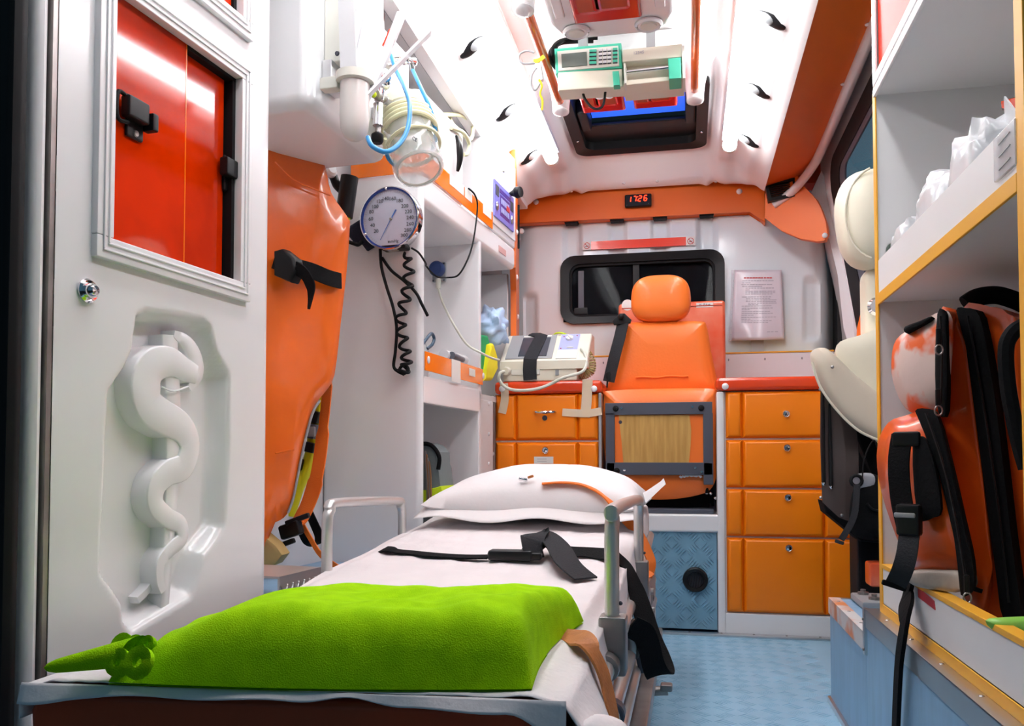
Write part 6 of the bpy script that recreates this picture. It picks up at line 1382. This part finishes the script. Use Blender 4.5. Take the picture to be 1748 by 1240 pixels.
# black chest strap with buckle, loose end and hanging loop
bs = thing('chest_strap', (-.3, 1.62, bedz(1.62)), 'black webbing strap with plastic buckle lying across the sheet', 'strap')
def bed(px, py, h=.0):
    r_ = ray(px, py)
    for k in range(6000):
        q = CAM+r_*(.6+k*.0003)
        if q.z <= bedz(q.y)+.008+h: return q
p_ = [aX(640, 962, -.668), aX(640, 948, -.667), aX(645, 940, -.655), bed(662, 939, .006), bed(680, 942, .006), bed(700, 944, .006), bed(740, 948, .006), bed(790, 951, .006), bed(835, 951, .008)]
G().ribbon(cr(p_, 6), .030, .003, (0, 1, .1)).done('webbing', blackw, bs)
b = bed(872, 948, .014); G().obox(b, (.085, .034, .020), Matrix.Rotation(.05, 3, 'Z'), .006).done('buckle', black, bs)
b2 = bed(905, 949, .012); G().obox(b2, (.045, .042, .014), Matrix.Rotation(.1, 3, 'Z'), .004).done('slider', black, bs)
G().ribbon(cr([bed(898, 952, .010), bed(925, 940, .010)+Vector((0, 0, .018)), bed(960, 940, .012), bed(1010, 944, .010), bed(1046, 950, .010), aY(1070, 968, 1.60), aY(1084, 1000, 1.59), aY(1096, 1040, 1.57), aY(1110, 1085, 1.55), aY(1126, 1122, 1.53), aY(1132, 1144, 1.51), aY(1124, 1152, 1.48), aY(1116, 1138, 1.46), aY(1108, 1105, 1.45), aY(1098, 1082, 1.44), aY(1076, 1070, 1.42)], 6), .040, .003, [Vector((.0, 1, .35)).lerp(Vector((.9, .55, .1)), ss(26, 48, i)) for i in range(85)]).done('long_end', blackw, bs)
le = [bed(912, 950, .012), bed(905, 950, .012)+Vector((0, .02, .030)), bed(925, 935, .012)+Vector((0, 0, .028)), bed(950, 950, .010)+Vector((0, 0, .022)), bed(970, 972, .010)+Vector((0, 0, .010)), bed(1000, 988, .006)]
G().ribbon(cr(le, 7), .046, .003, (.75, 1, .1)).done('loose_end', greyw, bs)
# faded orange leg strap at the foot
ls = tag(G().ribbon(cr([bed(890, 1092, .004), bed(940, 1082, .004), bed(975, 1085, .004), aY(1002, 1100, .985), aY(1026, 1140, .975), aY(1040, 1190, .965), aY(1050, 1245, .955), aY(1053, 1300, .95)], 7), .030, .003, (.15, 1, .15)).done('leg_strap', orangew2), 'faded orange webbing strap running under the green blanket', 'strap')
# ---------------------------------------------------------------- green fleece blanket, folded
bl = thing('fleece_blanket', (-.36, .97, bedz(.97)), 'thick folded lime green fleece blanket with looped fringe on the stretcher', 'blanket')
FL, FR, BR, BL = Vector((-.560, .745)), Vector((-.148, .805)), Vector((-.138, 1.135)), Vector((-.570, 1.11))
def fbl(u_, v_, top):
    # u: left..right, v: front..back
    a = FL.lerp(FR, u_); b = BL.lerp(BR, u_); p = a.lerp(b, v_)
    p = p+Vector((.0, -.012*math.sin(u_*math.pi)*(1-v_)))
    p.x -= .035*math.sin(v_*math.pi)*ss(.35, 0, u_); p.x -= .014*math.sin(v_*math.pi)*ss(.65, 1, u_)
    e = min(u_/.30, 1); th = .026+.046*ss(0, 1, e)
    th *= 1-.30*ss(.35, 1, v_)
    h = th*((1-(1-min(1, v_/.13))**2.2)**.5)*(1-.55*(1-min(1, (1-v_)/.10))**2)*(1-(1-min(1, (1-u_)/.06))**2.2)**.5
    if u_ < .10: h *= .35+.65*u_/.10
    w = .007*wv(u_*5, v_*4, 3)+.005*wv(u_*9+2, v_*7, 7)-.010*math.exp(-((u_-.55)**2/.03+(v_-.45)**2/.02))+.006*math.exp(-((u_-.78)**2/.02+(v_-.6)**2/.05))
    zb_ = bedz(p.y)+.008
    if top: return (p.x, p.y, zb_+max(.002, h+w*min(1, h/.03)))
    return (p.x, p.y, zb_)
g = G(); g.grid(lambda u_, v_: fbl(u_, v_, True), 90, 60); g.grid(lambda u_, v_: fbl(u_, v_, False), 90, 60); g.done('folded_body', green, bl, ang=80, weld=True)
# rolled-under fold line at the right end
g = G(); rn = random.Random(4)
# fringe: tabs with punched holes along the left edge
def tab(c, r, n_, up, nm='fringe_loop'):
    n_ = Vector(n_).normalized(); up = Vector(up).normalized(); s_ = n_.cross(up).normalized(); g = G()
    out = [c+s_*(r*1.25*math.cos(i*math.pi/9))+up*(r*math.sin(i*math.pi/9)) for i in range(18)]; inn = [c+s_*(r*.42*math.cos(i*math.pi/9))+up*(r*.34*math.sin(i*math.pi/9)) for i in range(18)]
    lip(g, out, inn, n_*.005); return g.done(nm, green, bl, ang=80)
for px, py, z, r in ((212, 1106, .372, .013), (206, 1134, .366, .013), (234, 1106, .374, .011), (240, 1134, .370, .015), (256, 1102, .378, .008)):
    tab(aZ(px, py, z), r, (-.35, -.8, .6), (-.2, .35, .9))
# long tail of the fringe pointing past the mattress edge
P0, P1 = aZ(82, 1140, .362), aZ(235, 1112, .374)
def ftail(u_, v_):
    a = 2*math.pi*u_; c = P0.lerp(P1, v_)
    w = (.008+.012*v_)*math.sqrt(max(0, 1-(1-min(1, v_/.15))**2)+.02); return c+Vector((.004*math.cos(a), w*math.cos(a), w*.75*math.sin(a)))
g = G(); g.grid(ftail, 20, 16, closeu=True); g.done('fringe_tail', green, bl, ang=80)
